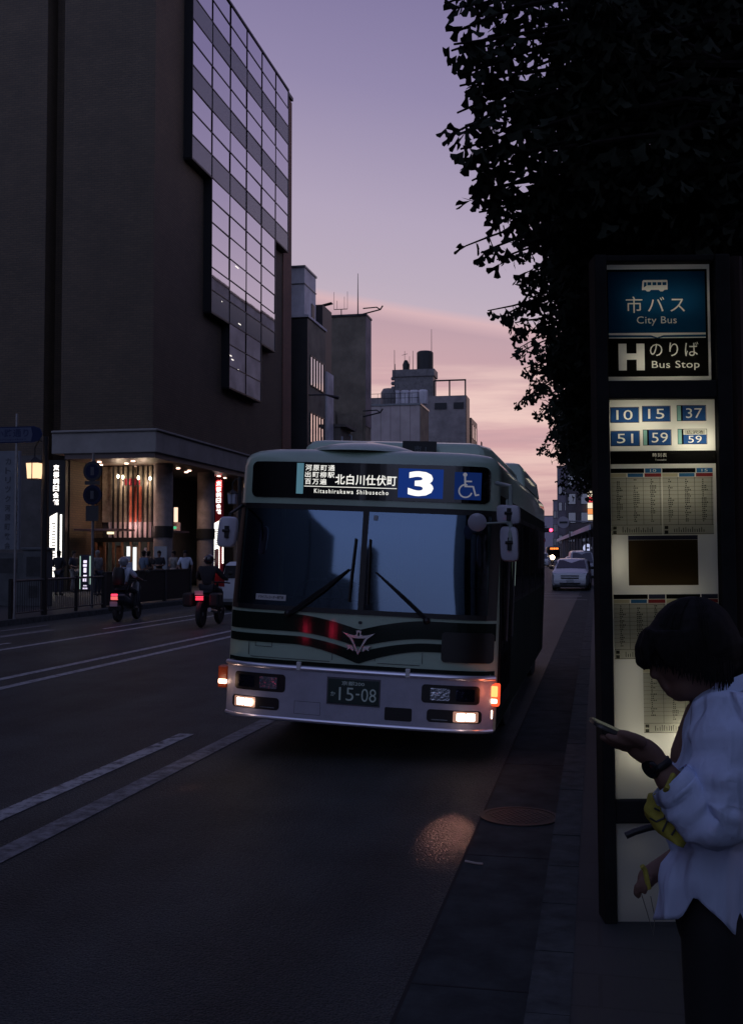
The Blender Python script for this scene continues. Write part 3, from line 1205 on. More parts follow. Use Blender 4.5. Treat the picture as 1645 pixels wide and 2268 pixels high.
M_dullglass = mirror_mat("dull_window_glass", (.02, .02, .024), .25, .1)
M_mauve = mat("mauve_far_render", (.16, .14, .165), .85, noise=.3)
tw = simple_block("tower_block", "tall dark grey block with lit windows at the street end", -4.6, 7, 170, 185, 21.2, mat("far_tower_render", (.10, .09, .10), .85, noise=.3), (6, 6, 2.9, 1.2, 1.7, {(2, 2), (3, 2), (5, 2), (5, 3), (4, 3)}))
a = MB()
for i, (c, z) in enumerate(((0, 7.0), (1, 7.9), (0, 8.8), (2, 9.7), (0, 10.6))):
    a.box(-1.25, -.35, 169.5, 169.9, z, z + .8, c)
a.build("vertical_shop_sign", [emit_mat("cream_signlight", (1, .85, .62), 1.0), emit_mat("orange_signlight", (1, .35, .12), .9), emit_mat("red_signlight", (.9, .06, .08), .8)], tw, world=True)
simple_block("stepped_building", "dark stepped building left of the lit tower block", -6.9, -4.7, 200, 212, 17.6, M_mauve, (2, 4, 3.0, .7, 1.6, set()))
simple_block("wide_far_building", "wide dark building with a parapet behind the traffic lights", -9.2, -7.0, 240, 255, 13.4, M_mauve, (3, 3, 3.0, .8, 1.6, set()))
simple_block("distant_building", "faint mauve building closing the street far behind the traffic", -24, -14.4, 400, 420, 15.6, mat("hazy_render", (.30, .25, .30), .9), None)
simple_block("near_right_building", "dark office block behind the street trees on the right", 4.4, 16, 16, 40, 24, M_darkclad, None)
simple_block("shadowed_right_building", "second dark block behind the street trees, farther up the right pavement", 4.4, 15, 42, 66, 20, M_darkclad, None)
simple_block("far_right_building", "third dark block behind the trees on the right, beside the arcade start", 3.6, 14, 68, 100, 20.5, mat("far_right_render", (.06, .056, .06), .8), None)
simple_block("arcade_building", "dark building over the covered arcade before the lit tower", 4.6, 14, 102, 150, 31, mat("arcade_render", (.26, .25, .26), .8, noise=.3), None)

# buildings behind the viewer, mirrored in the windscreen
simple_block("rear_left_building", "dark block across the road behind the viewer, mirrored in the windscreen", -36, -19, -34, 18, 25, M_darkclad, None)
simple_block("rear_low_building", "lower dark block across the road behind the viewer, mirrored in the windscreen", -36, -19, -47, -34.5, 15, M_darkclad, None)
simple_block("rear_shop", "low shop across the road far behind the viewer, mirrored in the windscreen", -36, -19, -66, -47.5, 8.5, M_darkclad, None)
simple_block("rear_right_building", "dark block on the near pavement behind the viewer, mirrored in the windscreen", 5.2, 18, -42, 2, 22, M_darkclad, None)
simple_block("wedge_building", "slim dark block far behind the viewer, mirrored in the windscreen", -27.5, -22.0, -122, -110, 26, M_darkclad, None)

# covered arcade along the right pavement
ar = thing("arcade", "covered pavement arcade with a pale roof edge and posts beyond the parked car", "arcade", (0, 77, 0))
a = MB()
rows = []
for i in range(9):
    y = 76 + i * 9
    x = xr(y) + 1.3
    rows.append([(x, y, 3.45), (x + 4.2, y, 3.9), (x + 4.2, y, 4.05), (x, y, 3.62)])
a.loft(rows, True, True, True)
a.build("roof", mat("arcade_roof", (.10, .10, .11), .6), ar, world=True)
a = MB()
rows = []
for i in range(9):
    y = 76 + i * 9
    x = xr(y) + 1.24
    rows.append([(x - .05, y, 3.40), (x + .05, y, 3.40), (x + .05, y, 3.75), (x - .05, y, 3.75)])
a.loft(rows, True, True, True)
a.build("fascia", mat("pale_fascia", (.75, .78, .9), .4), ar, world=True)
for i in range(13):
    y = 77 + i * 6
    a = MB(); a.tube([(xr(y) + 1.7, y, .13), (xr(y) + 1.7, y, 3.5)], .07, 8); a.build("post", M_greymetal, ar, world=True)
# ================================================================ bus
BX, BY = -1.99, 8.75
bus = thing("city_bus", "pale and dark green city bus with a lit route 3 display and fog lamps", "bus", (BX, BY, 0.0), (0, R(2.4), 0))
HW = 1.15
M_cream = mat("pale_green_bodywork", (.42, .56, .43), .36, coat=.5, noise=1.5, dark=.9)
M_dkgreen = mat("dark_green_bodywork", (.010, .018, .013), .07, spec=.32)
M_sideshade = mat("dark_green_side_shade", (.012, .018, .014), .6, spec=.12, noise=3)
M_bumper = mat("lilac_grey_bumper", (.42, .43, .53), .42, .15, noise=6, dark=.88, bump=(120, .06, .002))
M_gasket = mat("window_gasket", (.008, .008, .009), .5)
M_ws = glass_mat("windscreen_glass", (.32, .36, .38), .215, .05, (.50, .71, 1.0))
M_sglass = mirror_mat("side_window_glass", (.006, .007, .008), .10, .02)
M_lens = glass_mat("lamp_lens", (.8, .82, .9), .12, .05)
M_interior = mat("bus_interior", (.05, .052, .055), .7)


def hw(v):
    return HW - .03 * max(0.0, v - 1.2)


def ff(t, v):
    """how far the front surface falls back at fraction t of the half width and height v"""
    t = min(1.0, abs(t))
    lean = max(0.0, min(v, 1.2) - .8) * .029 + (.0 if v < 1.2 else (v - 1.2) * .085)
    if v > 2.1:
        lean -= (v - 2.1) * .10
    return .07 * t * t + .14 * t ** 12 + lean


def S(u, v, off=0.0):
    return (u, ff(u / hw(v), v) - off, v)


TT = [-1, -.985, -.96, -.92, -.84, -.72, -.58, -.42, -.25, -.1, .1, .25, .42, .58, .72, .84, .92, .96, .985, 1]
LEN = 8.6


def contour(v, inset=0.0):
    h = hw(v) - inset
    pts = []
    for y, x in ((LEN, -h + .5), (LEN - .04, -h + .2), (LEN - .2, -h + .03), (LEN - .5, -h)):
        pts.append((x, y - inset, v))
    for y in (6.0, 3.5, 1.2, .5):
        pts.append((-h, y, v))
    for t in TT:
        pts.append((t * h, ff(t, v) + inset * .9, v))
    for y in (.5, 1.2, 3.5, 6.0):
        pts.append((h, y, v))
    for y, x in ((LEN - .5, h), (LEN - .2, h - .03), (LEN - .04, h - .2), (LEN, h - .5)):
        pts.append((x, y - inset, v))
    return [Vector(p) for p in pts]


rows = [(0.30, 0), (.76, 0), (1.225, 0), (2.075, 0), (2.15, 0), (2.42, 0), (2.49, .012), (2.535, .04), (2.565, .09), (2.585, .18), (2.60, .34)]
rings = [contour(v, i) for v, i in rows]
b = MB()
n = len(rings[0])
b.v = [p for r in rings for p in r]
for i in range(len(rings) - 1):
    for j in range(n):
        k = (j + 1) % n
        if i == 2 and 11 <= j <= 23:             # windscreen opening
            continue
        b.f.append((i * n + j, i * n + k, (i + 1) * n + k, (i + 1) * n + j))
        b.m.append(0)
b.f.append(tuple(range((len(rings) - 1) * n, len(rings) * n)))
b.m.append(0)
b.build("body", M_cream, bus, smooth=35)


def strip(m, u0, u1, lo, hi, off, th=.012, nu=24, mi=0, rad=0.0):
    """panel on the front surface between two edge curves; rad rounds its corners"""
    us = [u0 + (u1 - u0) * i / nu for i in range(nu + 1)]
    if rad:
        us = sorted(set(us + [u0 + rad * (1 - math.cos(a * math.pi / 12)) for a in range(7)] + [u1 - rad * (1 - math.cos(a * math.pi / 12)) for a in range(7)]))
    F, B = [], []
    for u in us:
        a, c = lo(u), hi(u)
        if rad:
            e = min(u - u0, u1 - u)
            if e < rad:
                d = rad - math.sqrt(max(0, rad * rad - (rad - e) ** 2))
                a, c = a + d, c - d
        c = max(c, a + .001)
        F.append([S(u, a, off), S(u, (a * 2 + c) / 3, off), S(u, (a + c * 2) / 3, off), S(u, c, off)])
        B.append([S(u, a, off - th), S(u, c, off - th)])
    k = len(us)
    vs = [p for r in F for p in r] + [p for r in B for p in r]
    fs = []
    o = 4 * k
    for i in range(k - 1):
        for j in range(3):
            fs.append((i * 4 + j, i * 4 + j + 1, i * 4 + 5 + j, i * 4 + 4 + j))
        fs.append((i * 4 + 3, o + i * 2 + 1, o + i * 2 + 3, i * 4 + 7))
        fs.append((i * 4, i * 4 + 4, o + i * 2 + 2, o + i * 2))
    fs.append((0, o, o + 1, 3, 2, 1))
    fs.append((4 * (k - 1), 4 * (k - 1) + 1, 4 * (k - 1) + 2, 4 * (k - 1) + 3, o + 2 * k - 1, o + 2 * k - 2))
    m.add(vs, fs, mi)


def K(c):
    return lambda u: c


def curve_on_front(v, t0, t1, off, n=30):
    return [S(hw(v) * (t0 + (t1 - t0) * i / n), v, off) for i in range(n + 1)]


# windscreen: black surround, two panes, divider
g = MB()
for (lo, hi) in ((1.205, 1.245), (2.06, 2.105)):
    strip(g, -1.135, 1.135, K(lo), K(hi), .012, .02, 30)
for s in (-1, 1):
    strip(g, min(s * 1.065, s * 1.135), max(s * 1.065, s * 1.135), K(1.245), K(2.06), .012, .02, 6)
strip(g, .008, .058, K(1.245), K(2.06), .014, .02, 2)
g.build("windscreen_frame", M_gasket, bus)
for u0, u1 in ((-1.066, .009), (.057, 1.066)):
    g = MB()
    rws = []
    for i in range(25):
        u = u0 + (u1 - u0) * i / 24
        rws.append([S(u, 1.24 + (2.065 - 1.24) * j / 12, .006 + .011 * (1 - (j / 6 - 1) ** 2) * (1 - (u / 1.08) ** 2)) for j in range(13)])
    g.loft(rws, closed=False)
    wsn = g.build("windscreen_pane", M_ws, bus, smooth=60)
    if u0 < 0:
        st = MB()
        strip(st, -.885, -.615, K(1.285), K(1.335), .018, .004, 8)
        so = st.build("sticker", mat("sticker_white", (.55, .55, .56), .6), wsn)
        st = MB()
        st.text("ドライブレコーダー搭載車", -.86, -.635, 1.297, 1.325, lambda x, z: S(x, z, .0205), bold=.02)
        st.build("lettering", M_ink, wsn)
    else:
        st = MB()
        strip(st, .10, .135, K(1.99), K(2.03), .018, .003, 4)
        st.build("sticker", mat("sticker_grey", (.35, .38, .42), .6), wsn)
# interior seen through the glass
g = MB()
g.box(-1.05, 1.05, .30, .85, .98, 1.20)
g.box(-1.05, .2, .85, 1.0, .6, 1.28)
g.build("dashboard", M_interior, bus, bev=.03)
g = MB()
ring = []
for k in range(25):
    a = 2 * math.pi * k / 24
    ring.append((-.55 + .22 * math.cos(a), .95 + .12 * math.sin(a) * .5 - .1, 1.28 + .17 * math.sin(a)))
g.tube(ring, .016, 6)
g.tube([(-.55, .85, 1.28), (-.55, .72, 1.05)], .03)
g.tube([(-.77, .85, 1.28), (-.33, .85, 1.28)], .012)
g.build("steering_wheel", M_black, bus)
M_seat = mat("seat_fabric", (.05, .07, .10), .9, noise=20)
for k, (x, y) in enumerate(((-.55, 1.5), (.75, 2.6), (-.75, 3.0), (.75, 3.5), (-.75, 3.9), (.75, 4.4), (-.75, 4.8))):
    g = MB()
    g.box(x - .24, x + .24, y - .25, y + .2, .55, .68)
    g.box(x - .24, x + .24, y + .15, y + .26, .68, 1.35)
    g.box(x - .13, x + .13, y + .17, y + .25, 1.37, 1.55)
    g.build("seat", M_seat, bus, bev=.03)
g = MB()
for x in (-.25, .3):
    g.tube([(x, 1.3, .4), (x, 1.3, 2.4)], .018)
    g.tube([(x, 1.3, 2.2), (x, 7.5, 2.2)], .018)
g.tube([(-.95, 1.0, 1.0), (-.95, 1.0, 2.3)], .02)
g.build("grab_rail", mat("rail_paint", (.30, .28, .1), .4), bus)
g = MB()
g.box(-1.1, 1.1, .2, 8.4, .36, .42)
g.build("floor", M_interior, bus)

# destination box
g = MB()
strip(g, -1.0, 1.045, K(2.158), K(2.462), .010, .02, 36, rad=.055)
dbx = g.build("destination_box", mat("black_glass_panel", (.004, .004, .005), .12, coat=.5), bus)
E_led = emit_mat("lit_blind_white", (1.0, .98, .92), 0.95)
E_teal = emit_mat("lit_blind_teal", (.13, .30, .40), .55)
E_blue = emit_mat("lit_blind_blue", (.012, .045, .27), .62)
E_icon = emit_mat("dim_icon_white", (.42, .42, .52), .38)


def ontext(x, z, o=.016):
    return S(x, z, o)


g = MB()
for i, ln in enumerate(("河原町通", "出町柳駅", "百万遍")):
    z1 = 2.440 - i * .058
    wd = .257 if i < 2 else .19
    g.text(ln, -.509, -.509 + wd, z1 - .050, z1, ontext, bold=.012, spacing=1.25)
g.text("北白川仕伏町", -.245, .278, 2.278, 2.366, ontext, bold=.014, spacing=1.06)
g.text("Kitashirakawa Shibusecho", -.425, .213, 2.202, 2.238, ontext, bold=.012, spacing=1.35)
strip(g, -.515, .28, K(2.2555), K(2.2605), .015, .003, 20)
g.build("lit_lettering", E_led, dbx)
g = MB(); strip(g, -.585, -.525, K(2.193), K(2.452), .014, .004, 4); g.build("teal_stripe", E_teal, dbx)
g = MB(); strip(g, .292, .664, K(2.186), K(2.428), .014, .004, 10); g.build("route_panel", E_blue, dbx)
g = MB(); g.text("3", .375, .585, 2.202, 2.408, lambda x, z: S(x, z, .0185), bold=.04); g.build("route_number", emit_mat("lit_number_white", (1, .98, .94), 1.15), dbx)
g = MB(); strip(g, .757, .973, K(2.186), K(2.412), .014, .004, 6); g.build("wheelchair_panel", emit_mat("dim_panel_blue", (.012, .04, .22), .36), dbx)
g = MB()                                            # wheelchair symbol
zc, uc = 2.262, .853


def ringpoly(m, cu, cz, r0, r1, a0, a1, n=20, o=.0185):
    rr = []
    for i in range(n + 1):
        a = R(a0 + (a1 - a0) * i / n)
        rr.append([S(cu + r0 * math.cos(a), cz + r0 * math.sin(a), o), S(cu + r1 * math.cos(a), cz + r1 * math.sin(a), o)])
    m.loft(rr, closed=False)


def bar(m, p, q, w, o=.0188):
    p, q = Vector(p), Vector(q)
    d = (q - p).normalized()
    nrm = Vector((-d.y, d.x)) * w / 2
    m.quad(*[S(c.x, c.y, o) for c in (p - nrm, p + nrm, q + nrm, q - nrm)])


ringpoly(g, uc - .005, 2.258, .046, .058, 75, 345)
ringpoly(g, uc - .012, 2.392, .0, .017, 0, 360)
bar(g, (uc - .012, 2.376), (uc - .008, 2.29), .014)
bar(g, (uc - .010, 2.338), (uc + .045, 2.338), .012)
bar(g, (uc - .008, 2.296), (uc + .055, 2.296), .012)
bar(g, (uc + .055, 2.300), (uc + .078, 2.222), .013)
bar(g, (uc + .074, 2.224), (uc + .105, 2.232), .012)
g.build("wheelchair_symbol", E_icon, dbx)

# coloured bands under the windscreen
def gq(u):
    return max(0.0, 1 - abs(u - .03) / .56) ** 1.7


g = MB()
strip(g, -1.135, 1.135, lambda u: 1.036 - .096 * gq(u), lambda u: 1.180 - .10 * gq(u), .006, .01, 60)
strip(g, -1.135, .72, lambda u: .932 - .131 * gq(u), lambda u: 1.000 - .103 * gq(u), .006, .01, 60)
strip(g, -1.135, 1.135, K(.757), K(.793), .006, .01, 30)
g.build("dark_green_band", M_dkgreen, bus)
g = MB()
strip(g, .712, 1.125, K(.858), K(1.10), .012, .02, 24, rad=.03)
g.build("grille_panel", mat("black_grille", (.006, .007, .007), .4, bump=(90, .2, .003)), bus)
g = MB()
for (u0, u1, lo, hi) in ((-.93, -.19, .805, .975), (.17, .56, .815, .92)):
    for z in (lo,):
        strip(g, u0 + .02, u1 - .02, K(z), K(z + .004), .0035, .003, 12)
    for u in (u0, u1):
        strip(g, u - .002, u + .002, K(lo + .015), K(.925), .0035, .003, 2)
strip(g, -.87, -.72, K(.895), K(.898), .0035, .003, 4)
for u in (-.87, -.72):
    strip(g, u - .0015, u + .0015, K(.898), K(.93), .0035, .003, 2)
g.build("panel_seam", M_ink, bus)
g = MB(); strip(g, .018, .05, K(1.128), K(1.152), .006, .008, 4, rad=.01); g.build("round_badge", M_ink, bus)
# chrome ornament: a tri-spiked V
g = MB()


def em(pts):
    for s in (-1, 1):
        q = [(.031 + s * x, z) for x, z in pts]
        g.prism(q, lambda u, v: S(u, v, .028), lambda u, v: S(u, v, .008))


em([(0, .876), (.012, .90), (.045, .965), (.075, 1.012), (.125, 1.052), (.070, 1.028), (.052, 1.012), (.022, .95), (0, .905)])     # lower arms and horns
em([(.05, .952), (.105, .955), (.085, .935), (.092, .912), (.066, .928), (.042, .905), (.036, .925)])                              # side barbs
em([(0, 1.012), (.04, 1.014), (.09, 1.028), (.14, 1.060), (.08, 1.043), (.035, 1.035), (.018, 1.045), (.022, 1.075), (0, 1.078), (0, 1.062), (.008, 1.06), (.008, 1.035), (0, 1.03)])
g.build("chrome_ornament", M_chrome, bus)

# bumper
g = MB()
strip(g, -1.138, 1.138, K(.31), K(.735), .045, .06, 50)
bmp = g.build("bumper", M_bumper, bus, smooth=40)
g = MB()
g.tube(curve_on_front(.738, -.99, .99, .040), .022, 8)
g.tube(curve_on_front(.312, -.985, .985, .035), .020, 8)
g.build("bumper_lip", mat("bumper_edge_highlight", (.80, .80, .92), .28, .7), bmp, smooth=60)  # lip coloured paler than the bumper so that it carries the highlight
g = MB()
for u in (-.46, .455):
    strip(g, u - .018, u + .018, K(.722), K(.792), .064, .03, 2)
g.build("tow_eye_cover", M_white, bmp, bev=.004)
g = MB()
strip(g, -.487, -.262, K(.363), K(.366), .0455, .002, 6)
strip(g, -.487, -.484, K(.366), K(.466), .0455, .002, 2)
strip(g, -.265, -.262, K(.366), K(.466), .0455, .002, 2)
strip(g, -.487, -.262, K(.466), K(.469), .0455, .002, 6)
g.build("hatch_seam", M_ink, bmp)
g = MB(); strip(g, .277, .500, K(.366), K(.472), .047, .02, 6, rad=.012); g.build("vent_hole", M_gasket, bmp)
# lamp clusters
M_well = mat("lamp_well", (.012, .012, .014), .35)
M_refl = mat("lamp_reflector", (.7, .72, .8), .12, 1.0, bump=(30, .5, .01))
E_fog = emit_mat("fog_lamp_glow", (1.0, .80, .66), 7.0)
E_halo = emit_mat("fog_lamp_bowl", (1.0, .55, .42), 1.3)
for s in (-1, 1):
    us = (lambda a, c: (min(s * a, s * c), max(s * a, s * c)))
    o_ = .0
    g = MB()
    a0, a1 = us(.572, 1.035)
    strip(g, a0, a1, K(.528), K(.676), .0475, .02, 16, rad=.03)
    hc = g.build("headlight_cluster", M_well, bmp)
    for k, (x0, x1) in enumerate(((.645, .800), (.850, .995))):
        p0, p1 = us(x0, x1)
        g = MB(); strip(g, p0, p1, K(.552), K(.650), .052, .01, 6, rad=.008)
        g.build("headlight", M_refl if k == 0 else mat("dark_reflector", (.10, .10, .16), .1, 1.0, bump=(25, .6, .01)), bmp, smooth=50)
    g = MB()
    a0, a1 = us(.620, 1.055)
    strip(g, a0, a1, K(.376), K(.478), .0475, .02, 14, rad=.03)
    g.build("fog_lamp_cluster", M_well, bmp)
    p0, p1 = us(.832, 1.030)
    g = MB(); strip(g, p0, p1, K(.384), K(.470), .0505, .01, 6, rad=.01)
    g.build("fog_lamp_bowl", mat("bowl_chrome", (.8, .6, .5), .2, .9, emit=(1, .5, .35), estr=.35), bmp)
    p0, p1 = us(.862, 1.005)
    mid = (p0 + p1) / 2
    g = MB()
    strip(g, p0, mid - .003, K(.396), K(.456), .055, .008, 4, rad=.008)
    strip(g, mid + .003, p1, K(.396), K(.456), .055, .008, 4, rad=.008)
    g.build("fog_lamp", E_fog, bmp)
    p0, p1 = us(.66, .79)
    g = MB(); strip(g, p0, p1, K(.392), K(.400), .052, .008, 4); g.build("chrome_trim", M_chrome, bmp)
# side marker lamps at the corners
E_or = emit_mat("amber_glow", (1.0, .20, .06), 4.0)
E_ow = emit_mat("amber_white_glow", (1.0, .62, .40), 6.0)
E_dim = mat("amber_lens", (.30, .05, .015), .25, emit=(.5, .08, .02), estr=.05)


def corner_lamp(s, z0, z1, w, matl, name, off=.03, x=None, d=.13):
    g = MB()
    x = 1.115 if x is None else x
    g.box(min(s * x, s * (x + w)), max(s * x, s * (x + w)), d, d + .10, z0, z1)
    return g.build(name, matl, bus, bev=.012)


corner_lamp(1, .512, .692, .07, mat("red_amber_housing", (.45, .05, .02), .3, emit=(1, .09, .03), estr=1.3), "marker_lamp")
corner_lamp(1, .588, .680, .058, E_or, "indicator", d=.122)
corner_lamp(1, .535, .575, .056, E_ow, "position_lamp", d=.122)
corner_lamp(1, .405, .485, .030, E_ow, "side_lamp", x=1.105)
corner_lamp(-1, .512, .700, .085, E_dim, "marker_lamp", x=1.135)
corner_lamp(-1, .545, .588, .078, E_ow, "position_lamp", d=.122, x=1.137)
lamp("indicator_light", 'POINT', (1.19, -.02, .62), .7, (1, .22, .08), bus, shadow_soft_size=.05)
lamp("position_light", 'POINT', (-1.2, 0.0, .57), .3, (1, .6, .4), bus, shadow_soft_size=.04)
for s in (-1, 1):
    fl = lamp("fog_light", 'SPOT', (s * .935, -.08, .42), 30 if s > 0 else 3, (1, .42, .30), bus, spot_size=R(6.4 if s > 0 else 8), spot_blend=1.0, shadow_soft_size=.03,
         rot=(R(90 - 10.6 if s > 0 else 90 - 22), 0, R(180 + (4.2 if s > 0 else 0))))
    fl.scale = (1.7, 1, 1)
    lamp("fog_spill", 'POINT', (s * .935, -.10, .41), .16, (1, .65, .5), bus, shadow_soft_size=.03)

# number plate
g = MB(); strip(g, -.200, .225, K(.476), K(.676), .056, .012, 4); pl = g.build("number_plate", mat("dark_green_plate", (.012, .035, .030), .45), bmp, bev=.004)
M_plt = mat("plate_lettering", (.38, .47, .47), .5, emit=(.3, .42, .45), estr=.05)
g = MB()
g.text("京都200", -.085, .105, .628, .662, lambda x, z: S(x, z, .0615), bold=.01)
g.text("か", -.175, -.135, .535, .572, lambda x, z: S(x, z, .0615), bold=.01)
g.text("15", -.105, .018, .503, .610, lambda x, z: S(x, z, .0615), bold=-.005)
g.text("08", .082, .205, .503, .610, lambda x, z: S(x, z, .0615), bold=-.005)
g.box(.036, .066, ff(.05, .55) - .0625, ff(.05, .55) - .0575, .553, .565)
g.build("plate_lettering", M_plt, bmp)
g = MB()
strip(g, -.212, .237, K(.464), K(.688), .050, .012, 4)
g.build("plate_frame", mat("plate_holder", (.10, .10, .12), .4), bmp)

# mirrors
def bus_pt(u, v, y):
    """a point that stands y metres before the front, at the apparent front-plane place (u, v)"""
    k = 1 + y / BY
    return Vector((u * k + (k - 1) * BX, y, v * k - (k - 1) * 1.78))


M_mirror_back = mat("mirror_shell", (.50, .50, .58), .35, coat=.3)


def mirror(name, u0, u1, v0, v1, y, rot=0.0, lean=0.0):
    a, c = bus_pt(u0, v0, y), bus_pt(u1, v1, y)
    cx_, cz_ = (a.x + c.x) / 2, (a.z + c.z) / 2
    w, h = abs(c.x - a.x), abs(c.z - a.z)
    rr = []
    for d, sc in ((-.035, .80), (-.03, .93), (-.012, 1.0), (.012, 1.0), (.02, .97)):
        ring = []
        for k in range(24):
            t = 2 * math.pi * k / 24
            ct, st = math.cos(t), math.sin(t)
            x = math.copysign(abs(ct) ** .42, ct) * w / 2 * sc
            z = math.copysign(abs(st) ** .42, st) * h / 2 * sc
            ring.append(Vector((cx_ + x + z * lean, y + d + x * rot, cz_ + z)))
        rr.append(ring)
    g = MB(); g.loft(rr, True, True, True)
    mo = g.build(name, M_mirror_back, bus, smooth=40)
    g = MB(); g.box(cx_ - .012 , cx_ + .022, y - .05, y - .03, cz_ - .05, cz_ + .05); g.tube([(cx_ - .03, y - .045, cz_ + .01), (cx_ + .03, y - .045, cz_ + .01)], .012)
    g.build("mirror_bracket", M_black, mo)
    return cx_, cz_


mirror("wing_mirror", -1.222, -1.068, 1.713, 1.975, -.18, .25, .06)
mirror("door_mirror", 1.118, 1.312, 1.995, 2.150, -.16, -.1, -.06)
mirror("wing_mirror", 1.155, 1.305, 1.695, 1.978, -.18, -.15, -.06)
g = MB()
g.lathe([(.0, -.012), (.055, -.012), (.075, .0), (.075, .008), (.0, .012)], (0, 0, 0), 'Y', 20, cap=False)
dm = g.build("under_mirror", M_mirror_back, bus, smooth=40)
q = bus_pt(.965, 2.0, -.22)
dm.location = q
dm.rotation_euler = (R(25), R(38), R(20))
g = MB()
p1 = bus_pt(1.225, 2.30, -.12); p2 = bus_pt(1.235, 1.86, -.22)
g.tube([(1.10, .12, 2.33), tuple(p1), tuple(p2)], .018)
p3 = bus_pt(1.20, 2.19, -.14); p4 = bus_pt(1.215, 1.99, -.2)
g.tube([tuple(p3), tuple(p4)], .012)
g.tube([tuple(bus_pt(.98, 1.99, -.22)), tuple(bus_pt(1.21, 2.01, -.2))], .008)
g.build("mirror_arm", mat("mirror_arm_paint", (.30, .36, .32), .4), bus)
g = MB()
g.tube([(-1.11, .25, 2.08), tuple(bus_pt(-1.13, 2.0, -.12)), tuple(bus_pt(-1.14, 1.84, -.17))], .014)
g.build("mirror_arm", M_black, bus)

# wipers
def wiper(a, e, b0, b1, extra):
    g = MB()
    for dx_ in ((0, .022) if extra == 1 else (0, .02, .045)):
        g.tube([S(a[0] + dx_, a[1], .03), S((a[0] + e[0]) / 2 + dx_, (a[1] + e[1]) / 2, .05), S(e[0], e[1] , .05)], [.011, .008, .006], 6)
    g.tube([S(b0[0], b0[1], .035), S((b0[0] + b1[0]) / 2, (b0[1] + b1[1]) / 2, .042), S(b1[0], b1[1], .035)], .009, 6)
    g.ball(S(a[0], a[1], .03), .03, 10, 8)
    g.build("wiper", M_gasket, bus)


wiper((-.585, 1.185), (-.075, 1.578), (-.036, 1.832), (-.067, 1.306), 2)
wiper((.585, 1.185), (.150, 1.560), (.085, 1.83), (.090, 1.293), 1)

# roof fittings
g = MB()
rr = []
for z, i in ((2.58, 0), (2.68, .02), (2.735, .07), (2.755, .16)):
    rr.append([Vector(p) for p in ((-.78 + i, 1.0 + i, z), (.90 - i, 1.0 + i, z), (.98 - i, 1.3 + i, z), (.98 - i, 4.2 - i, z), (-.86 + i, 4.2 - i, z), (-.86 + i, 1.3 + i, z))])
g.loft(rr, True, False, True)
g.build("air_conditioner", M_cream, bus, bev=.03, smooth=50)
g = MB()
g.lathe([(.0, .105), (.14, .10), (.34, .068), (.46, .03), (.50, 0)], (-.10, .58, 2.575), seg=28)
g.build("roof_dome", M_cream, bus, smooth=60)
g = MB()
g.box(.16, .47, .93, .955, 2.60, 2.742)
rp = g.build("roof_number_plate", M_gasket, bus)
g = MB(); g.text("市 1", .27, .38, 2.645, 2.70, lambda x, z: (x, .928, z), bold=.02); g.build("plate_lettering", mat("faded_roof_letter", (.12, .13, .14), .6), rp)
g = MB()
rr = []
for z, i in ((2.58, 0), (2.80, .05), (2.86, .12), (2.88, .22)):
    rr.append([Vector(p) for p in ((-.6 + i, 4.6 + i, z), (1.04 - i * .8, 4.6 + i, z), (1.04 - i * .8, 7.9 - i, z), (-.6 + i, 7.9 - i, z))])
g.loft(rr, True, False, True)
g.build("roof_pod", M_cream, bus, bev=.03, smooth=50)

# kerb side: dark glazing, door, dark sheets with the side's shade in their colour
sd = MB()
X0 = HW - .015
def side_panel(m, y0, y1, z0, z1, off, th=.014, s=1):
    pts = [(y0, z0), (y1, z0), (y1, z1), (y0, z1)]
    m.prism(pts, lambda y, z: (s * (hw(z) + off), y, z), lambda y, z: (s * (hw(z) + off - th), y, z))


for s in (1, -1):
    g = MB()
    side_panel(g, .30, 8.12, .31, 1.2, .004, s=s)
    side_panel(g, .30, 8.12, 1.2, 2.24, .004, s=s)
    g.build("side_shade_panel", M_sideshade, bus)  # dark green sheets over the sides; the shade there is put into the colour
    for k in range(5):
        y0 = 1.75 + k * 1.28
        g = MB(); side_panel(g, y0, y0 + 1.2, 1.28, 2.12, .006, s=s); wo_ = g.build("side_window_frame", M_gasket, bus)
        g = MB(); side_panel(g, y0 + .05, y0 + 1.15, 1.33, 2.07, .009, .006, s=s); g.build("side_pane", M_sglass, wo_)
g = MB()
side_panel(g, .36, 1.6, .42, 1.2, .008)
side_panel(g, .36, 1.6, 1.2, 2.16, .008)
do = g.build("front_door", M_gasket, bus)
g = MB()
for y0 in (.42, .72, 1.02, 1.32):
    side_panel(g, y0, y0 + .25, .55, 1.2, .012, .006)
    side_panel(g, y0, y0 + .25, 1.2, 2.08, .012, .006)
g.build("door_pane", M_sglass, do)
g = MB()
for y in (.70, 1.30):
    g.tube([(HW + .03, y, 1.0), (HW + .03, y, 1.7)], .012)
g.build("handle", M_greymetal, do)
g = MB(); g.box(1.13, 1.165, 1.66, 1.72, 1.45, 1.85); g.build("side_glow_strip", mat("pale_green_glow", (.4, .5, .42), .4, emit=(.6, .8, .7), estr=.25), bus)  # narrow strip on the bus side with a faint pale green emission
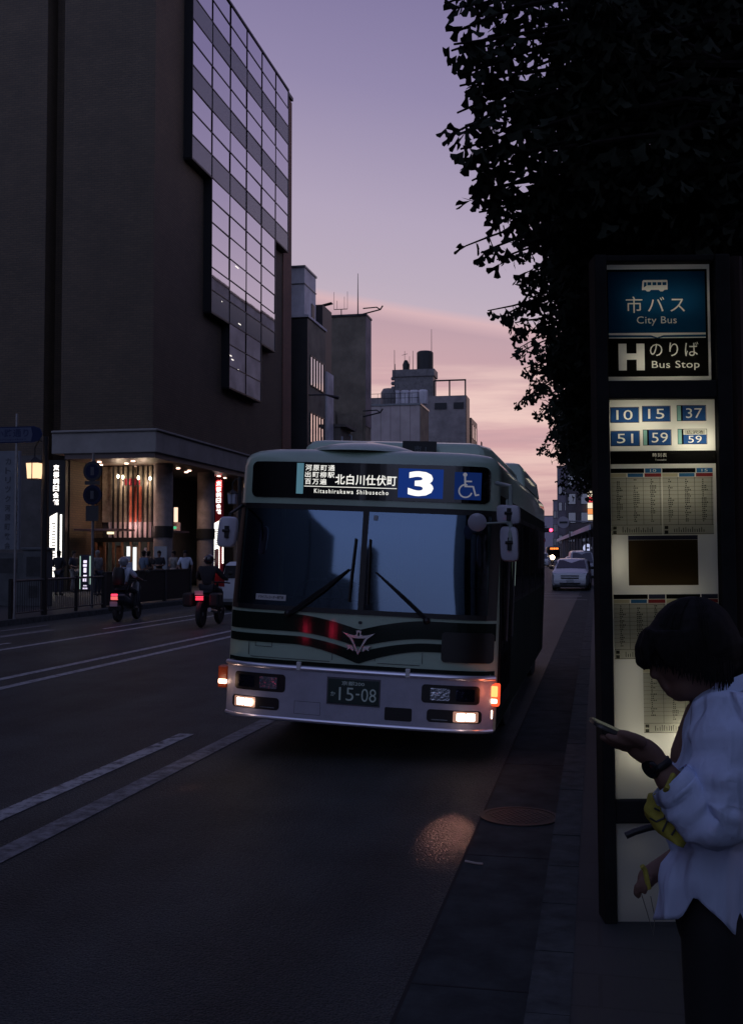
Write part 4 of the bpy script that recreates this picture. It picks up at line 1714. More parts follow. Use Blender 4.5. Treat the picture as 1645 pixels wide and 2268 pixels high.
# wheels stand on the road, so they do not share the lean of the body
for s in (-1, 1):
    for y in (2.1, 6.6):
        g = MB()
        g.lathe([(.20, -.13), (.40, -.13), (.455, -.10), (.47, -.04), (.47, .04), (.455, .10), (.40, .13), (.20, .13)], (0, 0, 0), 'X', 28, cap=True)
        wh = g.build("wheel", M_rubber, bus, smooth=40)
        wh.location = (s * .98, y, .47 - s * math.sin(R(-2.4)) * .98)
        wh.rotation_euler = (0, R(-2.4), 0)
        g = MB()
        g.lathe([(.0, .06), (.08, .08), (.10, .02), (.2, .04), (.235, .10), (.25, .12)], (s * .02, 0, 0), 'X', 24, cap=False)
        g.build("rim", M_greymetal, wh, smooth=40)
g = MB()
for s in (-1, 1):
    g.box(s * .75 - .3, s * .75 + .3, 1.5, 8.3, .22, .40)
g.box(-.9, .9, 1.2, 8.4, .24, .36)
g.build("underbody", M_black, bus)
# ================================================================ bus stop stand (a light box in a black frame)
SZ = 4.7
sc0 = atZ(1471, 1228, SZ)
stand = thing("bus_stop_sign", "tall backlit bus stop sign with route numbers and timetables in a black frame", "bus stop sign", (sc0.x + .012, sc0.y, .13), (0, R(-.45), YAW))
PX = SZ / F_PX


def sx(x):                       # metres from the sign's centre line / its base, for places read off the sign face
    return (x - 1471) * PX


def sz(y):
    return EYE - (y - 1228) * PX - .13 + .0


M_frame = mat("black_sign_frame", (.018, .018, .017), .7, spec=.08, noise=4)
M_sheet = sheet_mat("lightbox_acrylic", (.82, .81, .71))
M_boxin = mat("lightbox_inside", (.75, .75, .70), .9)
g = MB()
z_top, z_bot = sz(560), 0.0
X0, X1, X2, X3 = -.290, -.236, .236, .300
g.box(X0, X1, -.03, .10, z_bot, z_top)
g.box(X2, X3, -.03, .10, z_bot, z_top)
g.box(X1, X2, -.02, .10, sz(575), z_top)
g.box(X1, X2, -.02, .10, sz(882), sz(842))
g.box(X1, X2, -.02, .10, sz(1815), sz(1764))
g.box(X1, X2, -.02, .10, 0, sz(2055))
g.box(X1, X2, .085, .10, sz(842), sz(575))
g.box(X1, X2, .085, .10, sz(1764), sz(882))
g.box(X1, X2, .085, .10, sz(2055), sz(1815))
g.build("frame", M_frame, stand, bev=.006)
g = MB()
g.tube([(.345, .05, 0), (.345, .05, 2.88)], .035, 10)
sp_ = g.build("side_pole", mat("brown_pole", (.03, .02, .016), .6, spec=.1), stand)
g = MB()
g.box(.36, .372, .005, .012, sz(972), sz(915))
g.build("orange_glint", mat("glowing_orange_glint", (.4, .12, .04), .3, emit=(1, .30, .12), estr=.30), sp_)  # orange reflection on the pole, put in as a glowing strip


def face(x0, x1, z0, z1, name, tubes, power, boxcol=M_boxin):
    g = MB()
    g.quad((x0, 0, z0), (x1, 0, z0), (x1, 0, z1), (x0, 0, z1))
    f = g.build(name, M_sheet, stand)
    g = MB()
    g.quad((x0, .08, z0), (x1, .08, z0), (x1, .08, z1), (x0, .08, z1))
    g.quad((x0 + .002, .01, z0), (x0 + .002, .08, z0), (x0 + .002, .08, z1), (x0 + .002, .01, z1))
    g.quad((x1 - .002, .01, z0), (x1 - .002, .08, z0), (x1 - .002, .08, z1), (x1 - .002, .01, z1))
    g.build("box_lining", boxcol, f)
    for (x, z, sxx, szz, p) in tubes:
        lamp("tube_light", 'AREA', (x, .072, z), p * power, (1.0, .92, .81), stand, shape='RECTANGLE', size=sxx, size_y=szz, rot=(R(90), 0, 0))
    return f


XL, XR = sx(1354), sx(1588)
top_face = face(sx(1345), sx(1582), sz(840), sz(580), "upper_face", [(sx(1480), sz(800), .3, .05, .9), (sx(1480), sz(660), .3, .05, .5)], .16)
mid_face = face(XL, XR, sz(1763), sz(884), "timetable_face", [
    (sx(1545), sz(978), .20, .05, 2.0), (sx(1420), sz(935), .2, .08, 1.2), (sx(1480), sz(1090), .30, .06, .52), (sx(1365), sz(1240), .05, .14, .28), (sx(1470), sz(1303), .3, .04, .26),
    (sx(1395), sz(1540), .05, .4, .36), (sx(1515), sz(1640), .08, .10, 3.4), (sx(1420), sz(1660), .14, .06, .55)], .16)
low_face = face(XL, XR, sz(2054), sz(1816), "lower_face", [(sx(1400), sz(1870), .08, .05, .07), (sx(1400), sz(1980), .1, .05, .03)], .035)

FI = {k: film_mat("film_" + k, lin(c)[:3]) for k, c in dict(blue=(26, 84, 134), route=(44, 84, 150), black=(22, 22, 24), teal=(140, 190, 190), dblue=(60, 120, 180), dred=(150, 60, 70),
                                                            grey=(196, 196, 190), ink=(110, 112, 112), beige=(206, 200, 178), brown=(70, 58, 44), navy=(58, 62, 90)).items()}


def film(parent, name, key, x0, x1, y0, y1, letters=(), y=-.0025, polys=()):
    """film over a rectangle given on the sign face; letters are cut out"""
    L = [(t, sx(a), sx(c), sz(e), sz(d), bo, spc) for (t, a, c, d, e, bo, spc) in letters]
    P = [[(sx(a), sz(c)) for a, c in p] for p in polys]
    vs, fs = film_geo((sx(x0), sx(x1), sz(y1), sz(y0)), L, P)
    g = MB()
    g.add([(u, y, w) for u, w in vs], fs)
    return g.build(name, FI[key], parent, normals=False)


def rects(parent, name, key, items, y=-.0045):
    g = MB()
    for (x0, x1, y0, y1) in items:
        g.quad((sx(x0), y, sz(y1)), (sx(x1), y, sz(y1)), (sx(x1), y, sz(y0)), (sx(x0), y, sz(y0)))
    return g.build(name, FI[key], parent, normals=False)


# upper face: blue field, bus pictogram, writing, black field
busp = [[(1430.5, 638), (1432, 618), (1434, 615), (1486, 615), (1488, 617), (1488, 637), (1481, 637.5), (1477, 641), (1472, 641), (1468, 637.5), (1451, 637.5), (1447, 641), (1442, 641), (1438, 637.5)]]
win = [[(1435.5, 620), (1441, 620), (1441, 628), (1435, 632)]] + [[(1443 + k * 11.2, 620), (1452 + k * 11.2, 620), (1452 + k * 11.2, 627), (1443 + k * 11.2, 627)] for k in range(4)]
film(top_face, "blue_field", "blue", 1355, 1571, 596, 734, [("市バス", 1394, 1526, 652, 689, .02, 1.35), ("City Bus", 1418, 1507, 697, 718, .02, 1.05)], polys=busp + win)
film(top_face, "black_field", "black", 1355, 1571, 746, 832, [("のりば", 1446, 1554, 755, 787, .03, 1.3), ("Bus Stop", 1450, 1556, 797, 818, .03, 1.05)],
     polys=[[(1376, 758), (1394, 758), (1394, 780), (1416, 780), (1416, 758), (1434, 758), (1434, 818), (1416, 818), (1416, 794), (1394, 794), (1394, 818), (1376, 818)]])
rects(top_face, "border_strip", "black", [(1350, 1355, 591, 832), (1571, 1576, 591, 832), (1355, 1571, 591, 596)], -.0025)
g = MB()
for (a, c) in ((738.5, 743.5),):
    for s in (-1, 1):
        p = [(1463, 741.5 + 3), (1463 + s * 14, a + 1), (1463 + s * 108, a), (1463 + s * 108, c), (1463 + s * 14, c + .5), (1463, c + 3.5)]
        g.add([(sx(u), -.0025, sz(w)) for u, w in p], [tuple(range(6))])
g.build("blue_line", FI['blue'], top_face, normals=False)

# route tiles
def tile(x0, x1, y0, y1, num, strip_=False, note=None):
    rects(mid_face, "tile_border", "black", [(x0 - 1.2, x1 + 1.2, y0 - 1.2, y0), (x0 - 1.2, x1 + 1.2, y1, y1 + 1.2), (x0 - 1.2, x0, y0, y1), (x1, x1 + 1.2, y0, y1)])
    a = x0
    if strip_:
        rects(mid_face, "teal_strip", "teal", [(x0, x0 + 8, y0, y1)])
        rects(mid_face, "black_strip", "black", [(x0 + 8, x0 + 12, y0, y1)])
        a = x0 + 12
    c = (a + x1) / 2
    w = 19
    if note:
        film(mid_face, "destination_note", "grey", a + 2, x1 - 2, y0 + 1, y0 + 11)
        g = MB(); g.text(note, sx(a + 7), sx(x1 - 7), sz(y0 + 10), sz(y0 + 2), lambda u, v: (u, -.006, v), bold=.015); g.build("note_lettering", FI['black'], mid_face, normals=False)
        film(mid_face, "route_tile", "route", a, x1, y0 + 11.5, y1, [(num, c - 15, c + 15, y0 + 14, y1 - 2.5, .035, 1.05)])
    else:
        film(mid_face, "route_tile", "route", a, x1, y0, y1, [(num, c - w + 1, c + w - 1, y0 + 5.5, y1 - 5.5, .062, 1.02)])


tile(1356, 1418, 901, 934, "10")
tile(1427, 1488, 899, 932, "15")
tile(1504, 1567, 898, 931, "37", True)
tile(1356, 1419, 954, 986, "51")
tile(1428, 1489, 952, 985, "59", True)
tile(1505, 1568, 951, 983, "59", True, "広沢池")
film(mid_face, "timetable_heading", "black", 1354, 1588, 998, 1027, [("時刻表", 1448, 1479, 1003, 1012, .02, 1.2), ("Timetable", 1453, 1478, 1016, 1020, .0, 1.1)])

# timetables: header bars, ruled columns of small figures, small print boxes at the foot
tr = random.Random(3)


def timetable(x0, x1, y0, y1, nums, y=-.0045):
    w = (x1 - x0)
    H = y1 - y0
    hb = 10
    rects(mid_face, "route_header", "black", [(x0, x0 + w * .66, y0, y0 + hb)], y)
    if nums[1]:
        film(mid_face, "route_header_number", "dblue", x0 + w * .68, x1, y0, y0 + hb, [(nums[0], x0 + w * .78, x0 + w * .90, y0 + 2, y0 + hb - 2, .02, 1)], y)
    else:
        rects(mid_face, "route_header_number", "navy", [(x0 + w * .68, x1, y0, y0 + hb)], y)
    c3 = w / 3
    rects(mid_face, "day_header", "beige", [(x0, x0 + c3 - 3, y0 + hb + 1, y0 + hb + 9)], y)
    rects(mid_face, "day_header", "dblue", [(x0 + c3, x0 + 2 * c3 - 3, y0 + hb + 1, y0 + hb + 9)], y)
    rects(mid_face, "day_header", "dred", [(x0 + 2 * c3, x1, y0 + hb + 1, y0 + hb + 9)], y)
    rects(mid_face, "paper_sheet", "grey", [(x0, x1, y0 + hb + 9.5, y1)], y)
    g = MB()
    yy = -.0065
    # columns of departure minutes
    nrow = int((H - 48) / 4.6)
    for c in range(3):
        for r_ in range(nrow):
            yb = y0 + hb + 14 + r_ * 4.6
            k = tr.randint(1, 4) if 2 < r_ < nrow - 2 else tr.randint(0, 2)
            for q in range(k):
                xa = x0 + c * c3 + c3 * .38 + q * 3.6 - k * .6
                g.quad((sx(xa), yy, sz(yb + 2.6)), (sx(xa + 2.3), yy, sz(yb + 2.6)), (sx(xa + 2.3), yy, sz(yb)), (sx(xa), yy, sz(yb)))
        xa = x0 + c * c3 + c3 - 4
        g.quad((sx(xa), yy, sz(y1 - 22)), (sx(xa + .8), yy, sz(y1 - 22)), (sx(xa + .8), yy, sz(y0 + hb + 10)), (sx(xa), yy, sz(y0 + hb + 10)))
    for r_ in range(0, nrow, 2):
        yb = y0 + hb + 12 + r_ * 4.6
        g.quad((sx(x0), yy, sz(yb + .5)), (sx(x1), yy, sz(yb + .5)), (sx(x1), yy, sz(yb)), (sx(x0), yy, sz(yb)))
    for k in range(2):
        yb = y1 - 19 + k * 10
        g.quad((sx(x0 + 3), yy, sz(yb + 7)), (sx(x0 + 11), yy, sz(yb + 7)), (sx(x0 + 11), yy, sz(yb)), (sx(x0 + 3), yy, sz(yb)))
    for k in range(int((w - 40) / 5)):
        xa = x0 + 24 + k * 5
        h = tr.uniform(5, 13)
        g.quad((sx(xa), yy, sz(y1 - 5)), (sx(xa + 1.6), yy, sz(y1 - 5)), (sx(xa + 1.6), yy, sz(y1 - 5 - h)), (sx(xa), yy, sz(y1 - 5 - h)))
    for yb in (y1 - 22, y1 - 2):
        g.quad((sx(x0), yy, sz(yb + .9)), (sx(x1), yy, sz(yb + .9)), (sx(x1), yy, sz(yb)), (sx(x0), yy, sz(yb)))
    g.build("printed_times", FI['ink'], mid_face, normals=False)


timetable(1354, 1466, 1037, 1184, ("10", True))
timetable(1468, 1580, 1037, 1184, ("15", True))
rects(mid_face, "map_poster", "brown", [(1390, 1544, 1196, 1296)])
rects(mid_face, "map_poster_title", "navy", [(1390, 1544, 1186, 1195.5)])
timetable(1356, 1470, 1316, 1458, ("", False))
timetable(1472, 1586, 1316, 1458, ("", False))
timetable(1418, 1560, 1468, 1620, ("", False))

# ================================================================ person in the white shirt, looking at a phone
PZ = 2.6
M_shirt = mat("white_cotton_shirt", (.56, .66, .88), .85, spec=.2)
_nt = M_shirt.node_tree                            # long soft folds that run down the cloth, and its weave
_t = _nt.nodes.new('ShaderNodeTexCoord')
_prev = None
for _sc, _ms, _str, _dist in ((1.0, (10, 10, 1.5), .9, .06), (1.0, (28, 28, 5), .5, .014), (1.0, (420, 420, 420), .12, .002)):
    _m = _nt.nodes.new('ShaderNodeMapping')
    _m.inputs['Scale'].default_value = _ms
    _m.inputs['Rotation'].default_value = (0, R(9), 0)
    _n = _nt.nodes.new('ShaderNodeTexNoise')
    _n.inputs['Scale'].default_value = _sc
    _n.inputs['Detail'].default_value = 2
    _n.inputs['Distortion'].default_value = .6
    _b = _nt.nodes.new('ShaderNodeBump')
    _b.inputs['Strength'].default_value = _str
    _b.inputs['Distance'].default_value = _dist
    _nt.links.new(_t.outputs['Object'], _m.inputs[0])
    _nt.links.new(_m.outputs[0], _n.inputs[0])
    _nt.links.new(_n.outputs[0], _b.inputs['Height'])
    if _prev:
        _nt.links.new(_prev, _b.inputs['Normal'])
    _prev = _b.outputs[0]
_nt.links.new(_prev, _nt.nodes['Principled BSDF'].inputs['Normal'])
M_trous = mat("black_trousers", (.010, .010, .011), .8)
me_ = atZ(1560, 1228, PZ)
person = thing("person", "person in a loose white shirt, head bent over a phone by the bus stop", "person", (me_.x, me_.y, .13))


def P(x, y, dz=0.0):
    return atZ(x, y, PZ + dz)


def remesh(mb, name, m, parent, vox=.006, smooth=6, subname=None):
    o = mb.build(name, m, None, normals=True)
    r_ = o.modifiers.new("r", 'REMESH')
    r_.mode = 'VOXEL'
    r_.voxel_size = vox
    s = o.modifiers.new("s", 'SMOOTH')
    s.iterations = smooth
    s.factor = .5
    dg = CTX.evaluated_depsgraph_get()
    me = bpy.data.meshes.new_from_object(o.evaluated_get(dg))
    nm = o.name
    bpy.data.objects.remove(o)
    if parent:
        for v in me.vertices:
            v.co -= parent.location
    for p in me.polygons:
        p.use_smooth = True
    o2 = bpy.data.objects.new(name, me)
    COL.objects.link(o2)
    if parent:
        o2.parent = parent
    return o2


# --- body: head in profile, neck, torso, arms, hands, legs - one continuous skin
hb_ = MB()
K_ = PZ / F_PX


def blob(x, y, rx, ry, rd, dz=0.0, rot=0.0, m=None):
    """ellipsoid seen at (x, y); radii in picture units, rd = depth radius; rot turns it in the picture"""
    m = m or hb_
    c = P(x, y, dz)
    ca, sa = math.cos(rot), math.sin(rot)
    rr = []
    for i in range(11):
        t = math.pi * min(max(i / 10, .015), .985)
        ring = []
        for k in range(18):
            a = 2 * math.pi * k / 18
            X, Y, Z = rx * math.sin(t) * math.cos(a), ry * math.cos(t), rd * math.sin(t) * math.sin(a)
            X, Y = X * ca - Y * sa, X * sa + Y * ca
            ring.append(c + (_r * X - _u * Y + _d * Z) * K_)
        rr.append(ring)
    m.loft(rr, True, True, True)


def limb(pts, m=None, seg=14):
    """tapered limb through (x, y, dz, radius) places"""
    m = m or hb_
    m.tube([P(p[0], p[1], p[2]) for p in pts], [p[3] * K_ for p in pts], seg)


# head (leaning forward to the left): outline follows brow, nose, lips, chin
blob(1528, 1425, 84, 92, 68, 0, R(-20))                  # skull
blob(1500, 1462, 52, 66, 54, 0, R(-28))                  # face mass
blob(1520, 1512, 46, 40, 46, 0, R(-15))                  # jaw
blob(1504, 1535, 22, 19, 22, 0)                          # chin
limb([(1456, 1445, 0, 15), (1449, 1476, 0, 13)])         # brow to bridge
limb([(1452, 1460, 0, 10), (1447, 1480, 0, 9), (1445, 1492, 0, 10), (1452, 1497, 0, 11)])   # nose
blob(1447.5, 1492, 9, 7, 10)
limb([(1466, 1498, 0, 14), (1463, 1507, 0, 11)])
limb([(1469, 1510, -.015, 7), (1463, 1509, 0, 8), (1469, 1510, .015, 7)])                    # upper lip
limb([(1476, 1522, -.015, 8), (1470, 1521, 0, 8.5), (1476, 1522, .015, 8)])                  # lower lip
limb([(1488, 1532, 0, 17), (1478, 1524, 0, 10)])
blob(1540, 1468, 12, 20, 5, -.060, R(-15))               # ear on the near side
limb([(1540, 1480, 0, 52), (1575, 1535, .0, 50), (1610, 1590, .0, 62)])                       # neck
# torso and legs
limb([(1612, 1580, 0, 90), (1590, 1680, 0, 104), (1580, 1800, 0, 100), (1580, 1930, 0, 92), (1585, 2010, 0, 84)])
# near arm: shoulder, elbow low at the right, forearm up to the left
limb([(1610, 1580, -.13, 50), (1612, 1700, -.17, 44), (1590, 1806, -.19, 40), (1530, 1775, -.185, 36), (1476, 1722, -.175, 28), (1461, 1698, -.17, 23), (1443, 1672, -.165, 24)])
# far arm hanging, hand in front of the hip
limb([(1600, 1590, .15, 50), (1590, 1750, .18, 42), (1540, 1880, .17, 34), (1460, 1925, .14, 24), (1434, 1940, .13, 22)])
for s, dz in ((0, -.065), (1, .065)):
    limb([(1585, 2000, dz, 66), (1590, 2240, dz, 58), (1590, 2420, dz, 54), (1596, 2600, dz, 46), (1600, 2655, dz, 34)])
    limb([(1605, 2665, dz, 34), (1560, 2672, dz, 28), (1525, 2674, dz, 20)])


# hand holding the phone: palm, four fingers under it, thumb on top
def hand_phone():
    D = -.165
    limb([(1446, 1676, D, 25), (1425, 1662, D, 27), (1400, 1650, D + .005, 22)])
    blob(1420, 1660, 36, 25, 26, D, R(28))
    tips = [((1402, 1646, D - .030, 10.5), (1378, 1643, D - .036, 9), (1352, 1634, D - .034, 8), (1340, 1627, D - .026, 7)),
            ((1400, 1650, D - .010, 11), (1370, 1647, D - .012, 9), (1342, 1637, D - .010, 8), (1328, 1629, D - .004, 7)),
            ((1402, 1655, D + .012, 10.5), (1376, 1652, D + .014, 9), (1350, 1644, D + .014, 8), (1338, 1636, D + .016, 7)),
            ((1406, 1660, D + .030, 9.5), (1384, 1658, D + .034, 8), (1364, 1652, D + .034, 7), (1354, 1646, D + .032, 6))]
    for f_ in tips:
        limb(list(f_), seg=10)
    limb([(1424, 1646, D - .034, 14), (1404, 1634, D - .046, 11), (1384, 1626, D - .044, 9), (1368, 1621, D - .034, 8)], seg=10)


hand_phone()
# lower hand, fingers curled round a strap
D2 = .13
blob(1432, 1944, 22, 28, 20, D2, R(20))
for k, (dx_, L_) in enumerate(((-.022, 1.0), (-.006, 1.1), (.010, 1.05), (.026, .85))):
    limb([(1424, 1950, D2 + dx_, 9), (1410, 1962 + 3 * L_, D2 + dx_, 8.2), (1407, 1972 + 6 * L_, D2 + dx_ * .8, 7.5), (1416, 1980 + 6 * L_, D2 + dx_ * .6, 7)], seg=10)
limb([(1440, 1938, D2 - .03, 10), (1430, 1962, D2 - .034, 8.5), (1424, 1978, D2 - .026, 7.5)], seg=10)
body = remesh(hb_, "body", M_skin, person, .0048, 5)

# eye, brow
e_ = MB()
blob(1466, 1470, 5, 5, 4, -.028, 0, e_)
e_.build("eye", mat("eye_dark", (.05, .04, .04), .2), person, world=True, smooth=60)

# hair: short bob, fringe over the brow, swept back to the nape
hr = MB()
blob(1533, 1412, 96, 92, 79, .004, R(-20), hr)
blob(1560, 1430, 80, 84, 76, .004, R(-10), hr)
blob(1585, 1465, 50, 60, 62, .006, R(-20), hr)
blob(1470, 1420, 42, 62, 58, 0, R(15), hr)
limb([(1440, 1410, 0, 26), (1425, 1440, -.01, 22), (1419, 1468, -.012, 13), (1430, 1482, -.012, 6)], hr)
for k in range(9):
    dz = -.05 + k * .0125
    limb([(1450, 1400, dz, 26), (1430, 1436, dz, 15), (1424 + abs(k - 4) * 2, 1462, dz, 11), (1430 + abs(k - 4) * 2.5, 1476 + (k % 3) * 4, dz, 4)], hr, 8)
for k in range(12):
    x = 1460 + k * 9
    limb([(x, 1400, -.052, 26), (x + 4, 1440, -.066, 14), (x + 8, 1462 + (k % 3) * 7 + k * 1.2, -.066, 5)], hr, 8)
for k in range(10):
    x = 1560 + k * 8
    limb([(x, 1420, .0, 40), (x + 10, 1480, .0, 24), (x + 8, 1520 + (k % 3) * 6, .0, 8)], hr, 8)
remesh(hr, "hair", M_hair, person, .0052, 2)
hs = MB()                                          # loose strands over the cut
sr = random.Random(17)
for k in range(420):
    a0 = sr.uniform(-2.9, .6)                      # where on the head: towards the brow, or round to the nape
    dz0 = sr.choice((-1, 1)) * sr.uniform(.0, .98)
    pts = []
    for i in range(7):
        t = i / 6
        el = .10 + t * sr.uniform(.98, 1.02) * 1.62
        rx, ry, rd = 93, 90, 77
        az = a0 * .35 + dz0 * 1.5
        x = 1537 - rx * math.sin(el) * math.cos(az) * (1 if a0 < -.6 else -.86) + 6 * t
        y = 1414 - ry * math.cos(el) + 10 * t * t
        z = -rd * math.sin(el) * math.sin(az) * 1.0
        r_ = 1 + sr.uniform(-.004, .022) + .03 * t * t * sr.random()
        pts.append(P(1537 + (x - 1537) * r_, 1414 + (y - 1414) * r_, z * r_ * K_))
    hs.tube(pts, [.0011, .0013, .0013, .0012, .0011, .0009, .0004], 4)
for k in range(190):                               # uneven ends under the cut
    t = k / 190
    x = 1426 + 196 * t + sr.uniform(-4, 4)
    y0_ = 1452 + 42 * t + sr.uniform(-10, 6)
    near = -K_ * 78 * math.sin(math.pi * min(.97, .10 + .62 * t)) - .002
    L_ = sr.uniform(14, 34) * (.7 + .7 * t)
    bend = sr.uniform(-7, 7)
    hs.tube([P(x, y0_ - 22, near * .98), P(x + bend * .3, y0_ + L_ * .4, near), P(x + bend, y0_ + L_, near * .97)], [.0022, .0020, .0004], 4)
hs.build("hair_strand", M_hair, person, world=True)

# shirt: torso drape, with folds; collar; sleeves with rolled cuffs
def cloth(sections, name, folds, amp, seg=72, parent=person, m=M_shirt, cap=False, seed=1):
    """sections: (front x, back x, y, depth half-width in picture units, hem lift list)"""
    rr = []
    rs = random.Random(seed)
    ph = [rs.uniform(0, 6.28) for _ in range(6)]
    n_ = len(sections)
    # refine the sections
    fine = []
    for i in range(n_ - 1):
        for q in range(5):
            t = q / 5
            fine.append(tuple(a + (c - a) * t for a, c in zip(sections[i], sections[i + 1])))
    fine.append(sections[-1])
    for i, (xf, xb, y, dw, fa, dy) in enumerate(fine):
        ring = []
        for k in range(seg):
            a = 2 * math.pi * k / seg
            f_ = fa * (math.sin(folds * a + ph[0] + .02 * y) * .5 + math.sin((folds * 1.7) * a + ph[1] - .013 * y) * .35 + math.sin(2.3 * folds * a + ph[2]) * .15)
            f_ += fa * .5 * math.sin(.06 * y + 2 * math.sin(a) + ph[3])
            cx_ = (xf + xb) / 2
            rx = (xb - xf) / 2 + f_
            rd = dw + f_ * .8
            ca, sa = math.cos(a), math.sin(a)
            ca_ = math.copysign(abs(ca) ** .9, ca)
            yy = y + dy * hem(a)
            ring.append(P(cx_ - rx * ca_, yy, rd * sa * K_))
        rr.append(ring)
    g = MB()
    g.loft(rr, True, cap, cap)
    return g


def hem(a):
    """curved shirt tail: long at the front and the back, cut up at the sides (a = 0 front, pi back)"""
    c = math.cos(a)
    k = min(1.0, abs(c - .32) / (.55 if c < .32 else .30)) ** .8
    return k * (1.0 if c > .32 else 1.0 + .95 * min(1, max(0, .32 - c) / .9))


g = cloth([(1556, 1660, 1520, 52, 1, 0), (1535, 1690, 1545, 100, 2, 0), (1516, 1704, 1590, 150, 4, 0), (1502, 1708, 1650, 158, 6, 0), (1484, 1704, 1710, 150, 8, 0),
           (1474, 1700, 1790, 140, 9, 0), (1476, 1692, 1862, 132, 8, 0), (1484, 1682, 1884, 122, 6, 0), (1466, 1692, 1905, 132, 8, 6), (1456, 1706, 1960, 138, 11, 22), (1448, 1722, 1982, 142, 13, 54)],
          "shirt", 7, 1, seed=5)
sh = g.build("shirt", M_shirt, person, world=True, smooth=70)
sm_ = sh.modifiers.new("thickness", 'SOLIDIFY')
sm_.thickness = .003
# collar stands round the neck, open at the throat
g = MB()
rr = []
for (yo, ro) in ((0, 0), (-22, 4), (-30, 8), (-14, 16), (2, 20)):
    ring = []
    for k in range(30):
        a = R(28 + 304 * k / 29)
        x = 1607 - 62 * math.cos(a) - ro * math.cos(a)
        y = 1530 + 26 * math.cos(a) + yo - 10
        ring.append(P(x, y + (10 if k in (0, 29) else 0), 0) + _d * ((52 + ro) * math.sin(a) * K_))
    rr.append(ring)
g.loft(rr, closed=False)
g.build("collar", M_shirt, sh, smooth=60).location = -Vector(person.location)
# placket and shoulder seam
g = MB()
pts = [(1538, 1552), (1523, 1590), (1511, 1640), (1497, 1690)]
g.tube([P(1566 + 4 * k, 1640 - 6 * math.sin(k * .55) + k * 1.2, -.165 - .006 * k) for k in range(9)], .003, 6)
g.build("seam", M_shirt, sh).location = -Vector(person.location)


def sleeve(path, name, fa, seed, seg=28):
    rs = random.Random(seed)
    fine = []
    for i in range(len(path) - 1):
        for q in range(6):
            t = q / 6
            fine.append([a + (c - a) * t for a, c in zip(path[i], path[i + 1])])
    fine.append(list(path[-1]))
    pts = [P(p[0], p[1], p[2]) for p in fine]
    # smooth the bend
    for _ in range(3):
        pts = [pts[0]] + [(pts[i - 1] + pts[i] * 2 + pts[i + 1]) / 4 for i in range(1, len(pts) - 1)] + [pts[-1]]
    rings = []
    a_ = None
    for i, p in enumerate(pts):
        t = (pts[min(i + 1, len(pts) - 1)] - pts[max(i - 1, 0)]).normalized()
        if a_ is None:
            a_ = t.cross(_d).normalized()
        a_ = (a_ - t * a_.dot(t)).normalized()
        b_ = t.cross(a_)
        r0 = fine[i][3] * K_
        ring = []
        for k in range(seg):
            an = 2 * math.pi * k / seg
            w = 1 + fa * (math.sin(3 * an + i * .32 + seed) * .5 + math.sin(5 * an - i * .55 + 2 * seed) * .35 + math.sin(i * .95 + an * 1.0) * .55 + math.sin(i * 1.9 - 2 * an) * .25)
            ring.append(p + (a_ * math.cos(an) + b_ * math.sin(an)) * r0 * w)
        rings.append(ring)
    g = MB()
    g.loft(rings, True, False, False)
    o = g.build(name, M_shirt, person, world=True, smooth=70)
    s_ = o.modifiers.new("thickness", 'SOLIDIFY')
    s_.thickness = .003
    return o


sl = sleeve([(1600, 1560, -.12, 66), (1612, 1640, -.165, 74), (1614, 1720, -.19, 76), (1604, 1790, -.20, 74), (1580, 1822, -.20, 66), (1545, 1796, -.195, 62), (1512, 1760, -.19, 54), (1492, 1738, -.185, 48)], "sleeve", .10, 2)
g = MB()                           # rolled cuff
cpts = [P(1508, 1756, -.188), P(1494, 1740, -.186), P(1482, 1727, -.182)]
g.tube(cpts, [50 * K_, 54 * K_, 48 * K_], 22, False)
g.tube(cpts[1:], [47 * K_, 40 * K_], 22, False)
g.build("cuff", M_shirt, sl, smooth=60).location = -Vector(person.location)
sleeve([(1600, 1580, .14, 62), (1592, 1680, .18, 64), (1580, 1780, .19, 58), (1545, 1870, .17, 46), (1505, 1900, .155, 38)], "sleeve", .08, 9)
# trousers
g = MB()
for dz in (-.065, .065):
    g.tube([P(1582, 1940, dz * .8), P(1585, 2060, dz), P(1590, 2240, dz), P(1590, 2420, dz), P(1597, 2640, dz)], [72 * K_, 76 * K_, 72 * K_, 62 * K_, 58 * K_], 24)
g.tube([P(1580, 1900, 0), P(1583, 2010, 0), P(1583, 2080, 0)], [84 * K_, 92 * K_, 80 * K_], 24)
remesh(g, "trousers", M_trous, person, .012, 4)
g = MB()
for dz in (-.09, .09):
    g.tube([P(1612, 2664, dz), P(1585, 2668, dz), P(1545, 2676, dz), P(1512, 2680, dz)], [40 * K_, 40 * K_, 32 * K_, 18 * K_], 14)
g.build("shoe", M_black, person, world=True, smooth=60)
# glasses lens edge catching the light
g = MB()
g.tube([P(1449, 1456, -.035), P(1452, 1466, -.037), P(1458, 1476, -.036)], .0016, 6)
g.build("glasses", M_chrome, person, world=True)

